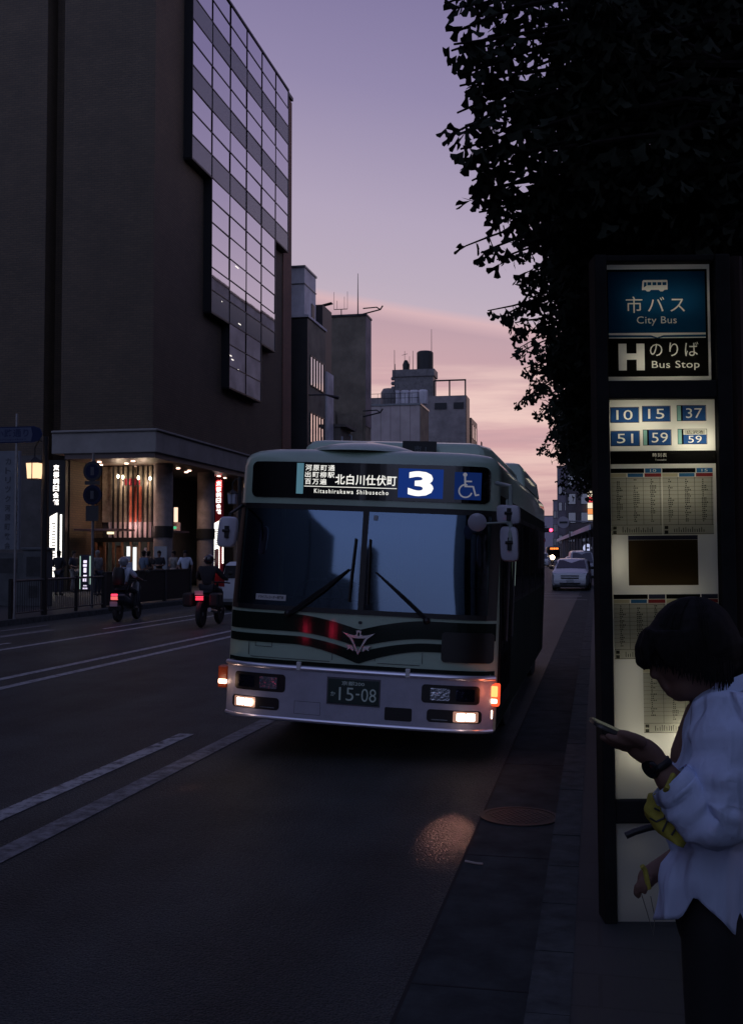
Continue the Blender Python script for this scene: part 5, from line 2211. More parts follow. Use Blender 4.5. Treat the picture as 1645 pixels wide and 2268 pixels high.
# things held: phone, watch, bag, umbrella
g = MB()
a, c = P(1326, 1604, -.155), P(1402, 1638, -.165)
ax = (c - a).normalized()
side = _d.copy()
nrm = ax.cross(side).normalized()
ctr = (a + c) / 2
L_ = (c - a).length
rr = []
for h_, i in ((-.005, .003), (-.0035, 0), (.0035, 0), (.005, .003)):
    ring = []
    for k in range(24):
        t = 2 * math.pi * k / 24
        ct, st = math.cos(t), math.sin(t)
        ring.append(ctr + ax * (math.copysign(abs(ct) ** .35, ct) * (L_ / 2 + .02 - i)) + side * (math.copysign(abs(st) ** .35, st) * (.036 - i)) + nrm * h_)
    rr.append(ring)
g.loft(rr, True, True, True)
ph_ = thing("phone", "dark phone held up in the hand of the person in the white shirt", "phone", tuple(ctr))
g.build("phone_body", mat("phone_case", (.03, .03, .028), .3, coat=.5), ph_, world=True, smooth=40)
g = MB()
cs = [ctr + ax * (i * (L_ / 2 + .012)) + side * (j * .031) + nrm * (-.0058) for i, j in ((-1, -1), (1, -1), (1, 1), (-1, 1))]
cs2 = [ctr + ax * (i * (L_ / 2 + .012)) + side * (j * .031) + nrm * (.0058) for i, j in ((-1, -1), (1, -1), (1, 1), (-1, 1))]
up_ = cs if cs[0].z > cs2[0].z else cs2
g.quad(*up_)
g.build("screen", mat("phone_screen", (.01, .01, .012), .08, emit=(.85, .9, .75), estr=.05), ph_, world=True)

wt_ = thing("wristwatch", "round dark wristwatch on the wrist of the person holding the phone", "watch", tuple(P(1440, 1702, -.17)))
g = MB()
c = P(1439, 1703, -.18)
wd = (P(1425, 1718, -.19) - P(1461, 1692, -.17)).normalized()
rot_ = wd.to_track_quat('Z', 'Y').to_matrix().to_4x4()
m4 = Matrix.Translation(c) @ rot_
gg = MB(m4)
gg.lathe([(0, -.008), (.021, -.008), (.023, -.004), (.023, .004), (.019, .008), (0, .008)], seg=24, cap=False)
gg.build("case", mat("watch_case", (.03, .03, .03), .25, .6), wt_, world=True, smooth=40)
gg = MB(m4)
gg.lathe([(0, .0082), (.018, .0082)], seg=24, cap=False)
gg.build("dial", mat("watch_dial", (.01, .01, .012), .1), wt_, world=True)
gg = MB()
rr = []
fa_ = (P(1443, 1672, -.165) - P(1476, 1722, -.175)).normalized()
s1 = fa_.cross(_d).normalized()
s2 = fa_.cross(s1)
base = P(1459, 1696, -.17)
for k in range(25):
    t = 2 * math.pi * k / 24
    p = base + (s1 * math.cos(t) + s2 * math.sin(t)) * 27 * K_
    rr.append([p - fa_ * .008, p + fa_ * .008])
gg.loft(rr, closed=False)
so_ = gg.build("strap", M_black, wt_, world=True, smooth=60)
sd_ = so_.modifiers.new("thickness", 'SOLIDIFY'); sd_.thickness = .003

bag = thing("pouch", "yellow patterned pouch hanging under the rolled shirt sleeve of the person with the phone", "pouch", tuple(P(1475, 1815, -.20)))
M_yel = mat("yellow_print_cloth", (.40, .36, .05), .8, noise=14, bump=(25, .3, .006))
g = MB()
rr = []
for i in range(13):
    t = i / 12
    y = 1760 + 104 * t
    cx_ = 1464 + 26 * t
    rx = (14 + 34 * math.sin(math.pi * min(1, t * .8 + .12)))
    ring = []
    for k in range(24):
        a = 2 * math.pi * k / 24
        w = 1 + .07 * math.sin(3 * a + i) + .05 * math.sin(5 * a - i * .8)
        ring.append(P(cx_ + rx * math.cos(a) * w, y + 12 * math.cos(a) * t, -.165) + _d * (22 * math.sin(a) * K_ * w))
    rr.append(ring)
g.loft(rr, True, True, True)
bo = g.build("pouch_body", M_yel, bag, world=True, smooth=70)
g = MB()
for pts in ([(1438, 1812), (1452, 1820), (1470, 1812), (1474, 1800)], [(1466, 1842), (1476, 1820), (1492, 1815)], [(1486, 1850), (1498, 1832), (1506, 1828)], [(1448, 1790), (1460, 1796)]):
    g.tube([P(x, y, -.194) for x, y in pts], .0022, 6)
g.build("stitched_outline", M_ink, bag, world=True)
g = MB()
g.tube([P(1490, 1716, -.20), P(1476, 1745, -.235), P(1458, 1775, -.19)], .006, 8)
g.build("pouch_strap", M_yel, bag, world=True)

um = thing("umbrella", "folded dark umbrella handle tucked under the arm beside the yellow pouch", "umbrella", tuple(P(1450, 1828, -.1)))
g = MB()
g.tube([P(1385, 1851, -.10), P(1405, 1842, -.10), P(1432, 1834, -.10), P(1475, 1825, -.10)], [7.5 * K_, 7.5 * K_, 7.5 * K_, 7.5 * K_], 12)
g.build("handle", M_gasket, um, world=True, smooth=50)
g = MB()
g.tube([P(1475, 1825, -.10), P(1540, 1812, -.10), P(1680, 1780, -.10)], [9 * K_, 22 * K_, 14 * K_], 14)
g.build("folded_canopy", M_trous, um, world=True, smooth=50)

st_ = thing("strap", "thin yellow strap with a hanging cord held in the lower hand", "strap", tuple(P(1430, 1950, .13)))
g = MB()
g.tube([P(1421, 1918, .09), P(1428, 1928, .092), P(1431, 1945, .09), P(1436, 1968, .095)], .0065, 8)
g.build("ribbon", M_yel, st_, world=True)
g = MB()
g.tube([P(1418, 1975, .11), P(1432, 2020, .11), P(1446, 2070, .11), P(1449, 2030, .11), P(1440, 1985, .11)], .0012, 6)
g.build("cord", mat("cord_thread", (.2, .19, .15), .8), st_, world=True)
# ================================================================ street furniture on the left
def sphere_lantern(name, label, x, y, z, lit, k=1.0):
    t = thing(name, label, "street lamp", (x, y, .13))
    h = z - .13
    g = MB()
    g.tube([(.30, .0, 0), (.30, 0, h + .9)], .075, 10)
    g.tube([(.30, 0, h + .75), (.12, 0, h + .80), (0, 0, h + .62)], .025, 8)
    g.build("lamp_post", M_black, t)
    gl = emit_mat("lantern_glow", (1.0, .62, .36), 1.5) if lit else mat("lantern_glass_off", (.30, .31, .36), .4)
    g = MB()
    for s in (-1, 1):
        a0, a1 = (.012, .165)
        g.prism([(s * .012, h - .20), (s * .135, h - .20), (s * .165, h + .20), (s * .012, h + .20)], lambda u, v: (u, -.13, v), lambda u, v: (u, -.125, v))
        g.prism([(-.13, h - .20), (.13, h - .20), (.16, h + .20), (-.16, h + .20)], lambda u, v: (s * (.135 + .03 * (v - h + .2) / .4), u * .9, v), lambda u, v: (s * (.130 + .03 * (v - h + .2) / .4), u * .9, v))
    g.build("lantern_glass", gl, t)
    g = MB()
    g.box(-.012, .012, -.14, .14, h - .2, h + .2)
    g.box(-.14, .14, -.13, .13, h - .225, h - .20)
    g.lathe([(.24, h + .20), (.24, h + .225), (.05, h + .36), (0, h + .40)], seg=4)
    g.tube([(0, 0, h + .38), (0, 0, h + .62)], .02)
    g.build("lantern_frame", M_black, t)
    if lit:
        lamp("lantern_light", 'POINT', (0, -.3, h), 6, (1, .66, .42), t, shadow_soft_size=.12)
    return t


sphere_lantern("street_lantern", "lit warm two-pane street lantern on a dark post at the left", -14.35, 25.9, 3.88, True)
sphere_lantern("street_lantern", "unlit street lantern beside the bus roof, near the red-edged name sign", -14.4, 41.8, 3.95, False)

t = thing("street_name_sign", "blue pointed street name sign high on a thin pole at the left edge", "street sign", (-13.95, 24.0, .13))
g = MB(); g.tube([(.15, .03, 0), (.15, .03, 5.0)], .03, 8); g.build("pole", M_greymetal, t)
g = MB()
arrow = [(-.75, 4.28), (.62, 4.28), (.78, 4.33), (.86, 4.48), (.80, 4.62), (.64, 4.68), (-.75, 4.68)]
g.prism(arrow, lambda u, v: (u, -.02, v), lambda u, v: (u, .0, v))
bd = g.build("board", mat("sign_blue", (.02, .032, .085), .6, spec=.2), t)
g = MB()
g.prism([(-.72, 4.31), (.56, 4.31), (.60, 4.48), (.56, 4.65), (-.72, 4.65)], lambda u, v: (u, -.026, v), lambda u, v: (u, -.021, v))
g.build("white_field", mat("sign_pale_blue", (.085, .105, .17), .6), bd)
g = MB()
g.text("押小路通り", -.62, .50, 4.42, 4.62, lambda x, z: (x, -.03, z), bold=.02, spacing=1.1)
g.text("Oshikoji-dori", -.5, .42, 4.33, 4.39, lambda x, z: (x, -.03, z))
g.build("lettering", mat("sign_navy_ink", (.02, .03, .09), .5), bd)

t = thing("church_signboard", "tall pale signboard with vertical Japanese writing above a low grey wall at the left edge", "signboard", (-17.45, 30.0, .13))
g = MB(); g.box(-.9, .33, 0, .10, 1.72, 4.72); bd = g.build("board", mat("pale_board", (.17, .19, .22), .6, noise=2, dark=.85), t)
g = MB()
for i, ch in enumerate("カトリック河原町教会"):
    z = 4.50 - i * .285
    g.text(ch, -.14, .05, z - .20, z, lambda x, y: (x, -.006, y), bold=.02)
for i, ch in enumerate("聖フランシスコザビエル"):
    z = 4.52 - i * .245
    g.text(ch, .19, .30, z - .15, z, lambda x, y: (x, -.006, y), bold=.015)
g.build("lettering", mat("board_ink", (.07, .075, .09), .6), bd)
t = thing("grey_cabinet_wall", "low grey wall with dark hatches under the pale signboard", "wall", (-17.3, 30.1, .13))
g = MB(); g.box(-3, .30, 0, .5, 0, 1.62); g.box(.30, 1.0, -.05, .5, 0, 1.70); g.box(.24, 1.06, -.1, .55, 1.70, 1.78); g.build("wall", mat("cabinet_grey", (.09, .098, .105), .7, noise=1.5), t, bev=.02)
g = MB(); g.box(.42, .88, -.058, -.05, .9, 1.5); g.box(.50, .80, -.058, -.05, .25, .62); g.box(-.5, .1, -.008, 0, 1.0, 1.45); g.build("hatch", M_darkgrey, t, bev=.01)

t = thing("traffic_sign_pole", "dark pole with two round signs and plates in front of the brick building", "traffic sign", (-14.5, 29.54, .13))
g = MB(); g.tube([(0, .05, 0), (0, .05, 4.55)], .04, 10); g.build("pole", M_greymetal, t)
for z, c1, c2 in ((4.02, (.09, .095, .11), (.035, .045, .10)), (3.32, (.04, .05, .10), (.03, .035, .06))):
    g = MB(); g.lathe([(0, -.02), (.29, -.02), (.30, 0), (.29, .01), (0, .01)], (0, 0, z), 'Y', 28, cap=False)
    d_ = g.build("round_sign", mat("sign_rim", tuple(v * .6 for v in c1), .7, spec=.1), t)
    g = MB(); g.lathe([(0, -.024), (.21, -.024)], (0, 0, z), 'Y', 24, cap=False)
    g.build("sign_face", mat("sign_field", tuple(v * .6 for v in c2), .7, spec=.1), d_)
    g = MB(); g.box(-.05, .05, -.03, -.026, z - .12, z + .12); g.build("sign_symbol", mat("sign_mark", (.08, .085, .10), .5), d_)
g = MB(); g.box(-.24, .24, -.01, .0, 3.62, 3.73); g.box(-.2, .2, -.01, .0, 2.55, 3.0); g.build("plate", mat("supplement_plate", (.06, .062, .066), .5), t)

t = thing("lit_shop_board", "small floor sign lit white and purple in front of the entrance", "lit sign", (-21.2, 42.6, .13))
g = MB(); g.box(-.27, .27, 0, .25, .05, 1.55); g.build("case", mat("board_case", (.03, .03, .06), .4), t, bev=.02)
g = MB(); g.box(-.25, -.21, -.012, 0, .1, 1.5); g.box(.19, .25, -.012, 0, .3, 1.5)
g.build("edge_light", emit_mat("board_edge_light", (.5, .75, .65), .6), t)
g = MB()
for z0, z1 in ((1.2, 1.32), (1.05, 1.15), (.80, 1.0), (.62, .7), (.42, .58), (.22, .27), (.10, .16)):
    g.box(-.08 + rnd.uniform(-.02, .02), .08 + rnd.uniform(-.03, .02), -.012, 0, z0, z1)
g.build("lit_lines", emit_mat("board_letters", (.85, .75, 1.0), 1.3), t)

# railing along the far kerb, then a dark panel fence
t = thing("kerb_railing", "dark metal railing with thin bars along the far kerb", "railing", (-13.95, 24.1, .13))
g = MB()
g.tube([(0, 0, .92), (-.25, 5.6, .92)], .03, 8)
g.tube([(0, 0, .12), (-.25, 5.6, .12)], .02, 8)
g.build("rail", M_darkgrey, t)
for k in range(4):
    f_ = k / 3
    g = MB(); g.box(-.25 * f_ - .04, -.25 * f_ + .04, 5.6 * f_ - .04, 5.6 * f_ + .04, 0, .98); g.build("post", M_black, t, bev=.008)
g = MB()
for k in range(1, 46):
    f_ = k / 46
    g.tube([(-.25 * f_, 5.6 * f_, .12), (-.25 * f_, 5.6 * f_, .92)], .009, 5)
g.build("bar_infill", M_black, t)
t = thing("panel_fence", "solid dark panel fence along the kerb where the scooter rider passes", "fence", (-14.25, 29.8, .13))
g = MB(); g.box(-.04, .04, 0, 7.0, .05, 1.02); g.build("panel", M_black, t, bev=.01)
g = MB(); g.box(-.06, .06, 0, 7.0, 1.02, 1.06); g.build("top_rail", M_darkgrey, t)
for k in range(4):
    g = MB(); g.box(-.06, .06, k * 2.3, k * 2.3 + .1, 0, 1.02); g.build("post", M_darkgrey, t)
t = thing("notice_stand", "small white notice on a thin stand behind the dark panel fence", "notice", (-17.2, 37.9, .13))
g = MB(); g.tube([(0, 0, 0), (0, 0, 1.0)], .02, 8); g.build("stand", M_black, t)
g = MB(); g.box(-.24, .24, -.03, -.01, .92, 1.28); g.box(-.02, .16, -.03, -.01, 1.33, 1.5); g.build("notice_sheet", mat("pale_notice", (.38, .42, .5), .6), t)


# ================================================================ people (small figures)
def skin_mesh(name, m, parent, J, E_, root, sub=1):
    names = list(J)
    idx = {k: i for i, k in enumerate(names)}
    me = bpy.data.meshes.new(name)
    me.from_pydata([J[k][:3] for k in names], [(idx[a], idx[c]) for a, c in E_], [])
    o = bpy.data.objects.new(name, me)
    COL.objects.link(o)
    o.modifiers.new("skin", 'SKIN')
    for k, i in idx.items():
        r_ = J[k][3]
        v = me.skin_vertices[0].data[i]
        v.radius = r_ if hasattr(r_, '__len__') else (r_, r_)
        v.use_root = (k == root)
    s = o.modifiers.new("sub", 'SUBSURF')
    s.levels = s.render_levels = sub
    dg = CTX.evaluated_depsgraph_get()
    m2 = bpy.data.meshes.new_from_object(o.evaluated_get(dg))
    bpy.data.objects.remove(o)
    bpy.data.meshes.remove(me)
    for p in m2.polygons:
        p.use_smooth = True
    m2.materials.clear()
    m2.materials.append(m)
    o = bpy.data.objects.new(name, m2)
    COL.objects.link(o)
    o.parent = parent
    return o


BODY_E = [("pelvis", "spine"), ("spine", "chest"), ("chest", "neck"), ("neck", "head"), ("head", "crown"),
          ("chest", "sl"), ("sl", "el"), ("el", "wl"), ("wl", "fl"), ("chest", "sr"), ("sr", "er"), ("er", "wr"), ("wr", "fr"),
          ("pelvis", "hl"), ("hl", "kl"), ("kl", "al"), ("al", "tl"), ("pelvis", "hr"), ("hr", "kr"), ("kr", "ar"), ("ar", "tr")]


def pose(stand_=True, **kw):
    """joints of a 1.7 m figure facing -y"""
    J = dict(pelvis=(0, 0, .93, (.13, .10)), spine=(0, .01, 1.10, (.12, .09)), chest=(0, .01, 1.30, (.14, .10)), neck=(0, .0, 1.47, .052),
             head=(0, -.02, 1.57, (.075, .09)), crown=(0, -.01, 1.66, (.06, .075)),
             sl=(-.18, .01, 1.39, .055), el=(-.23, .03, 1.12, .04), wl=(-.22, -.05, .89, .028), fl=(-.21, -.08, .80, .03),
             sr=(.18, .01, 1.39, .055), er=(.23, .03, 1.12, .04), wr=(.22, -.05, .89, .028), fr=(.21, -.08, .80, .03),
             hl=(-.09, 0, .88, .085), kl=(-.10, -.02, .49, .056), al=(-.10, .03, .09, .04), tl=(-.11, -.11, .035, .035),
             hr=(.09, 0, .88, .085), kr=(.10, -.02, .49, .056), ar=(.10, .03, .09, .04), tr=(.11, -.11, .035, .035))
    for k, v in kw.items():
        J[k] = tuple(v) + (J[k][3],)
    return J


def grow(J, keys, d):
    o = {}
    for k in keys:
        r_ = J[k][3]
        o[k] = J[k][:3] + (tuple(x + d for x in r_) if hasattr(r_, '__len__') else r_ + d,)
    return o


def figure(name, label, loc, rz, J, top, bottom, hair=True, skirt=None, short=True, group=None, helmet=None, cat="person"):
    t = thing(name, label, cat, loc, rz, group)
    skin_mesh("body", M_skin, t, J, BODY_E, "pelvis")
    arms = ["sl", "el", "sr", "er"] + ([] if short else ["wl", "wr"])
    ks = ["pelvis", "spine", "chest"] + arms
    T_ = grow(J, ks, .026)
    T_["pelvis"] = J["pelvis"][:3] + (tuple(x + .02 for x in J["pelvis"][3]),)
    T_["neck"] = tuple(Vector(J["chest"][:3]).lerp(Vector(J["neck"][:3]), .75)) + (.105,)
    ks.append("neck")
    skin_mesh("shirt", top, t, T_, [e for e in BODY_E if e[0] in ks and e[1] in ks], "pelvis")
    ks = ["pelvis", "hl", "kl", "al", "hr", "kr", "ar"]
    if skirt is None:
        skin_mesh("trousers", bottom, t, grow(J, ks, .018), [e for e in BODY_E if e[0] in ks and e[1] in ks], "pelvis")
    else:
        g = MB()
        p = J["pelvis"]
        g.lathe([(.13, 1.02), (.16, .92), (.20, .72), (.23, skirt)], (p[0], p[1], 0), seg=20)
        g.build("skirt", bottom, t, smooth=60)
    for a, c in (("al", "tl"), ("ar", "tr")):
        g = MB()
        A, B_ = Vector(J[a][:3]), Vector(J[c][:3])
        g.tube([A + Vector((0, .03, -.03)), (A + B_) / 2, B_ + (B_ - A) * .15], [.045, .048, .035], 10)
        g.build("shoe", M_black, t, smooth=60)
    h = Vector(J["crown"][:3])
    hd = Vector(J["head"][:3])
    if hair:
        g = MB()
        g.ball(h + Vector((0, .022, -.01)), (.088, .098, .085), 14, 10)
        g.ball(hd + Vector((0, .055, .0)), (.078, .06, .09), 12, 8)
        g.build("hair", M_hair if hair is True else hair, t, smooth=60)
    if helmet:
        g = MB()
        g.ball(h + Vector((0, .01, -.02)), (.125, .14, .125), 16, 12)
        g.lathe([(.125, -.07), (.15, -.075), (.13, -.055)], tuple(h + Vector((0, -.02, 0))), seg=18)
        g.build("helmet", helmet, t, smooth=60)
    return t


M_wshirt = mat("white_shirt_cloth", (.50, .55, .66), .8)
M_dkshirt = mat("dark_shirt_cloth", (.02, .02, .024), .85)
M_greycl = mat("grey_cloth", (.22, .21, .20), .85, noise=10)
M_beige = mat("beige_cloth", (.36, .29, .25), .85)
M_navycl = mat("navy_cloth", (.025, .028, .045), .85)
walk = dict(kl=(-.10, -.14, .50), al=(-.10, -.08, .09), tl=(-.11, -.22, .05), kr=(.10, .04, .49), ar=(.10, .28, .14), tr=(.11, .18, .05))
figure("person", "person in a white shirt and dark trousers walking in front of the entrance", (-15.7, 40.0, .13), R(20), pose(**walk, el=(-.27, .04, 1.13), wl=(-.20, -.14, .98), fl=(-.15, -.18, .95), er=(.27, .06, 1.13), wr=(.25, -.02, .90), fr=(.24, -.05, .81)), M_wshirt, M_dkshirt)
figure("person", "dark-clothed person standing with folded arms beside the one in the pale skirt", (-17.75, 42.3, .13), R(15), pose(el=(-.23, .0, 1.13), wl=(.0, -.19, 1.12), fl=(.08, -.19, 1.13), er=(.23, .0, 1.13), wr=(.0, -.22, 1.10), fr=(-.08, -.2, 1.1)), M_dkshirt, M_dkshirt)
figure("person", "person in a pale top and pale skirt standing beside a dark-clothed person", (-17.2, 42.5, .13), R(-25), pose(wl=(-.08, -.2, 1.08), fl=(.0, -.22, 1.1)), M_greycl, M_beige, skirt=.45)
figure("person", "dark figure standing in front of the lit directory sign at the left", (-20.1, 38.2, .13), R(180), pose(el=(-.26, -.02, 1.12), wl=(-.12, -.14, 1.05), fl=(-.06, -.16, 1.05), er=(.26, -.02, 1.12), wr=(.12, -.14, 1.05), fr=(.06, -.16, 1.05)), M_dkshirt, M_navycl)
figure("person", "person in dark clothes reaching toward the small lit floor sign", (-21.1, 41.4, .13), R(75), pose(wl=(-.2, -.3, 1.05), fl=(-.18, -.38, 1.07)), M_navycl, M_greycl)
figure("person", "grey-haired person in a light top behind the dark fence", (-18.6, 38.4, .13), R(70), pose(), M_greycl, M_navycl, hair=mat("grey_hair", (.20, .19, .18), .7))
figure("person", "person in a blue-grey top behind the helmeted scooter rider", (-17.5, 40.2, .13), R(150), pose(), mat("blue_grey_cloth", (.10, .14, .20), .85), M_dkshirt)
figure("person", "dark figure at the entrance glass, behind the others", (-18.9, 43.9, .13), R(160), pose(), M_dkshirt, M_dkshirt)

# ================================================================ scooter and motorcycle with riders seen from behind
E_tail = emit_mat("tail_lamp_glow", (1.0, .04, .09), 2.2)
E_tail2 = emit_mat("tail_lamp_glow_pale", (1.0, .16, .16), 1.0)


def two_wheeler(name, label, loc, rz, scooter=True, cat="scooter"):
    """faces +y; wheels on the ground"""
    t = thing(name, label, cat, loc, rz)
    rw = .24 if scooter else .31
    wb = .62 if scooter else .72
    for y, s in ((-wb, "rear"), (wb, "front")):
        g = MB()
        g.lathe([(rw * .62, -.045), (rw * .9, -.055), (rw, -.02), (rw, .02), (rw * .9, .055), (rw * .62, .045)], (0, y, rw), 'X', 24)
        wh = g.build("wheel", M_rubber, t, smooth=40)
        g = MB()
        g.lathe([(.0, -.05), (.05, -.05), (.05, -.02), (rw * .6, -.03), (rw * .63, -.04), (rw * .63, .04), (rw * .6, .03), (.05, .02), (.05, .05), (0, .05)], (0, y, rw), 'X', 20, cap=False)
        g.build("rim", M_greymetal, wh)
    g = MB()
    secs = [(-.85, .62, .10, .08), (-.6, .60, .17, .16), (-.2, .55, .17, .18), (.05, .36, .16, .09), (.35, .34, .16, .07), (.48, .6, .15, .25), (.55, .86, .12, .14)] if scooter else \
           [(-.80, .74, .09, .05), (-.5, .68, .14, .10), (-.2, .58, .16, .20), (.1, .62, .17, .26), (.35, .72, .15, .18), (.6, .70, .10, .10)]
    rr = []
    for y, z, w, h in secs:
        rr.append([Vector((w * math.cos(2 * math.pi * k / 14), y, z + h * math.sin(2 * math.pi * k / 14))) for k in range(14)])
    g.loft(rr, True, True, True)
    g.build("body", mat("scooter_paint", (.02, .022, .03), .3, coat=.5), t, smooth=60)
    g = MB()
    g.lathe([(.0, 0), (.13, .0), (.16, .05), (.13, .09), (0, .10)], (0, 0, 0), seg=16, cap=False)
    for v in g.v:
        v.y = v.y * 2.2 - .35
        v.z += .76
    g.build("seat", M_gasket, t, smooth=60)
    g = MB()
    g.tube([(-.34, .48, 1.0), (-.1, .58, 1.02), (.1, .58, 1.02), (.34, .48, 1.0)], .018, 8)
    g.tube([(0, .56, 1.0), (0, wb - .02, rw)], .035, 8)
    g.build("handlebar", M_black, t, smooth=60)
    for s in (-1, 1):
        g = MB()
        g.tube([(s * .25, .53, 1.02), (s * .32, .5, 1.2)], .008, 6)
        g.ball((s * .35, .5, 1.24), (.065, .02, .05), 12, 8)
        g.build("mirror", M_black, t, smooth=60)
    g = MB(); g.box(-.075, .075, -.885, -.83, .66, .71)
    if not scooter:
        g = MB()
        for z in (.64, .675, .71):
            g.box(-.085, .085, -.885, -.83, z, z + .018)
    tl = g.build("tail_lamp", E_tail, t)
    if scooter:
        g = MB(); g.box(-.085, .085, -.88, -.83, .56, .645); g.build("lower_lens", E_tail2, t)
    g = MB(); g.box(-.10, .10, -.90, -.89, .40 if scooter else .76, .52 if scooter else .86); g.build("number_plate", mat("small_plate", (.35, .38, .42), .5), t)
    if not scooter:
        g = MB(); g.box(-.44, -.20, -.80, -.38, .48, .80); g.box(.20, .44, -.80, -.38, .48, .80); g.build("pannier", M_black, t, bev=.05)
        g = MB(); g.tube([(.2, -.2, .35), (.24, -.85, .42)], [.04, .05], 10); g.build("exhaust", M_greymetal, t)
    else:
        g = MB(); g.box(-.17, .17, -.85, -.78, .28, .42); g.build("mudguard", M_black, t, bev=.03)
    g = MB(); g.ball((0, .66, .82), (.10, .06, .10), 12, 8); g.build("headlamp", M_greymetal, t, smooth=60)
    lamp("tail_light", 'POINT', (0, -1.0, .68), .6, (1, .08, .1), t, shadow_soft_size=.05)
    return t


# seated poses face -y, so the riders are turned by 180 degrees
ride = dict(pelvis=(0, 0, .86), spine=(0, -.02, 1.02), chest=(0, -.06, 1.22), neck=(0, -.09, 1.37), head=(0, -.12, 1.46), crown=(0, -.11, 1.54),
            sl=(-.19, -.06, 1.30), el=(-.31, -.22, 1.10), wl=(-.33, -.50, 1.04), fl=(-.32, -.58, 1.03), sr=(.19, -.06, 1.30), er=(.31, -.22, 1.10), wr=(.33, -.50, 1.04), fr=(.32, -.58, 1.03),
            hl=(-.12, -.03, .83), kl=(-.20, -.42, .74), al=(-.19, -.38, .34), tl=(-.19, -.52, .30), hr=(.12, -.03, .83), kr=(.20, -.42, .74), ar=(.19, -.38, .34), tr=(.19, -.52, .30))
s1 = two_wheeler("scooter", "scooter with a glowing red tail lamp ridden past the dark fence", (-11.85, 26.2, 0), R(2), True)
p1 = figure("person", "scooter rider in a white shirt with a black backpack and pale helmet, seen from behind", (-11.85, 25.85, 0), R(182), pose(**ride), M_wshirt, M_dkshirt, hair=None, helmet=mat("pale_helmet", (.20, .21, .24), .3, coat=.6))
bp_ = thing("backpack", "black backpack on the white-shirted scooter rider", "backpack", (-11.85, 25.72, 1.15), R(2))
g = MB()
rr = []
for z, w, d in ((-.22, .13, .07), (-.18, .16, .10), (0, .165, .11), (.16, .15, .08), (.22, .10, .05)):
    rr.append([Vector((w * math.cos(2 * math.pi * k / 16), -.07 + d * math.sin(2 * math.pi * k / 16), z)) for k in range(16)])
g.loft(rr, True, True, True)
g.build("pack", M_black, bp_, smooth=60)
g = MB()
for s in (-1, 1):
    g.tube([(s * .10, .0, .18), (s * .12, .17, .20), (s * .13, .24, .02)], .014, 6)
g.build("shoulder_strap", M_black, bp_)
s2 = two_wheeler("motorcycle", "dark motorcycle with panniers and a barred red tail lamp beside the bus", (-9.05, 24.7, 0), R(3), False, "motorcycle")
p2 = figure("person", "motorcycle rider in black clothes and a dark helmet, seen from behind", (-9.03, 24.45, .06), R(183), pose(**ride), M_dkshirt, M_dkshirt, hair=None, short=False, helmet=mat("dark_helmet", (.02, .02, .025), .25, coat=.6))


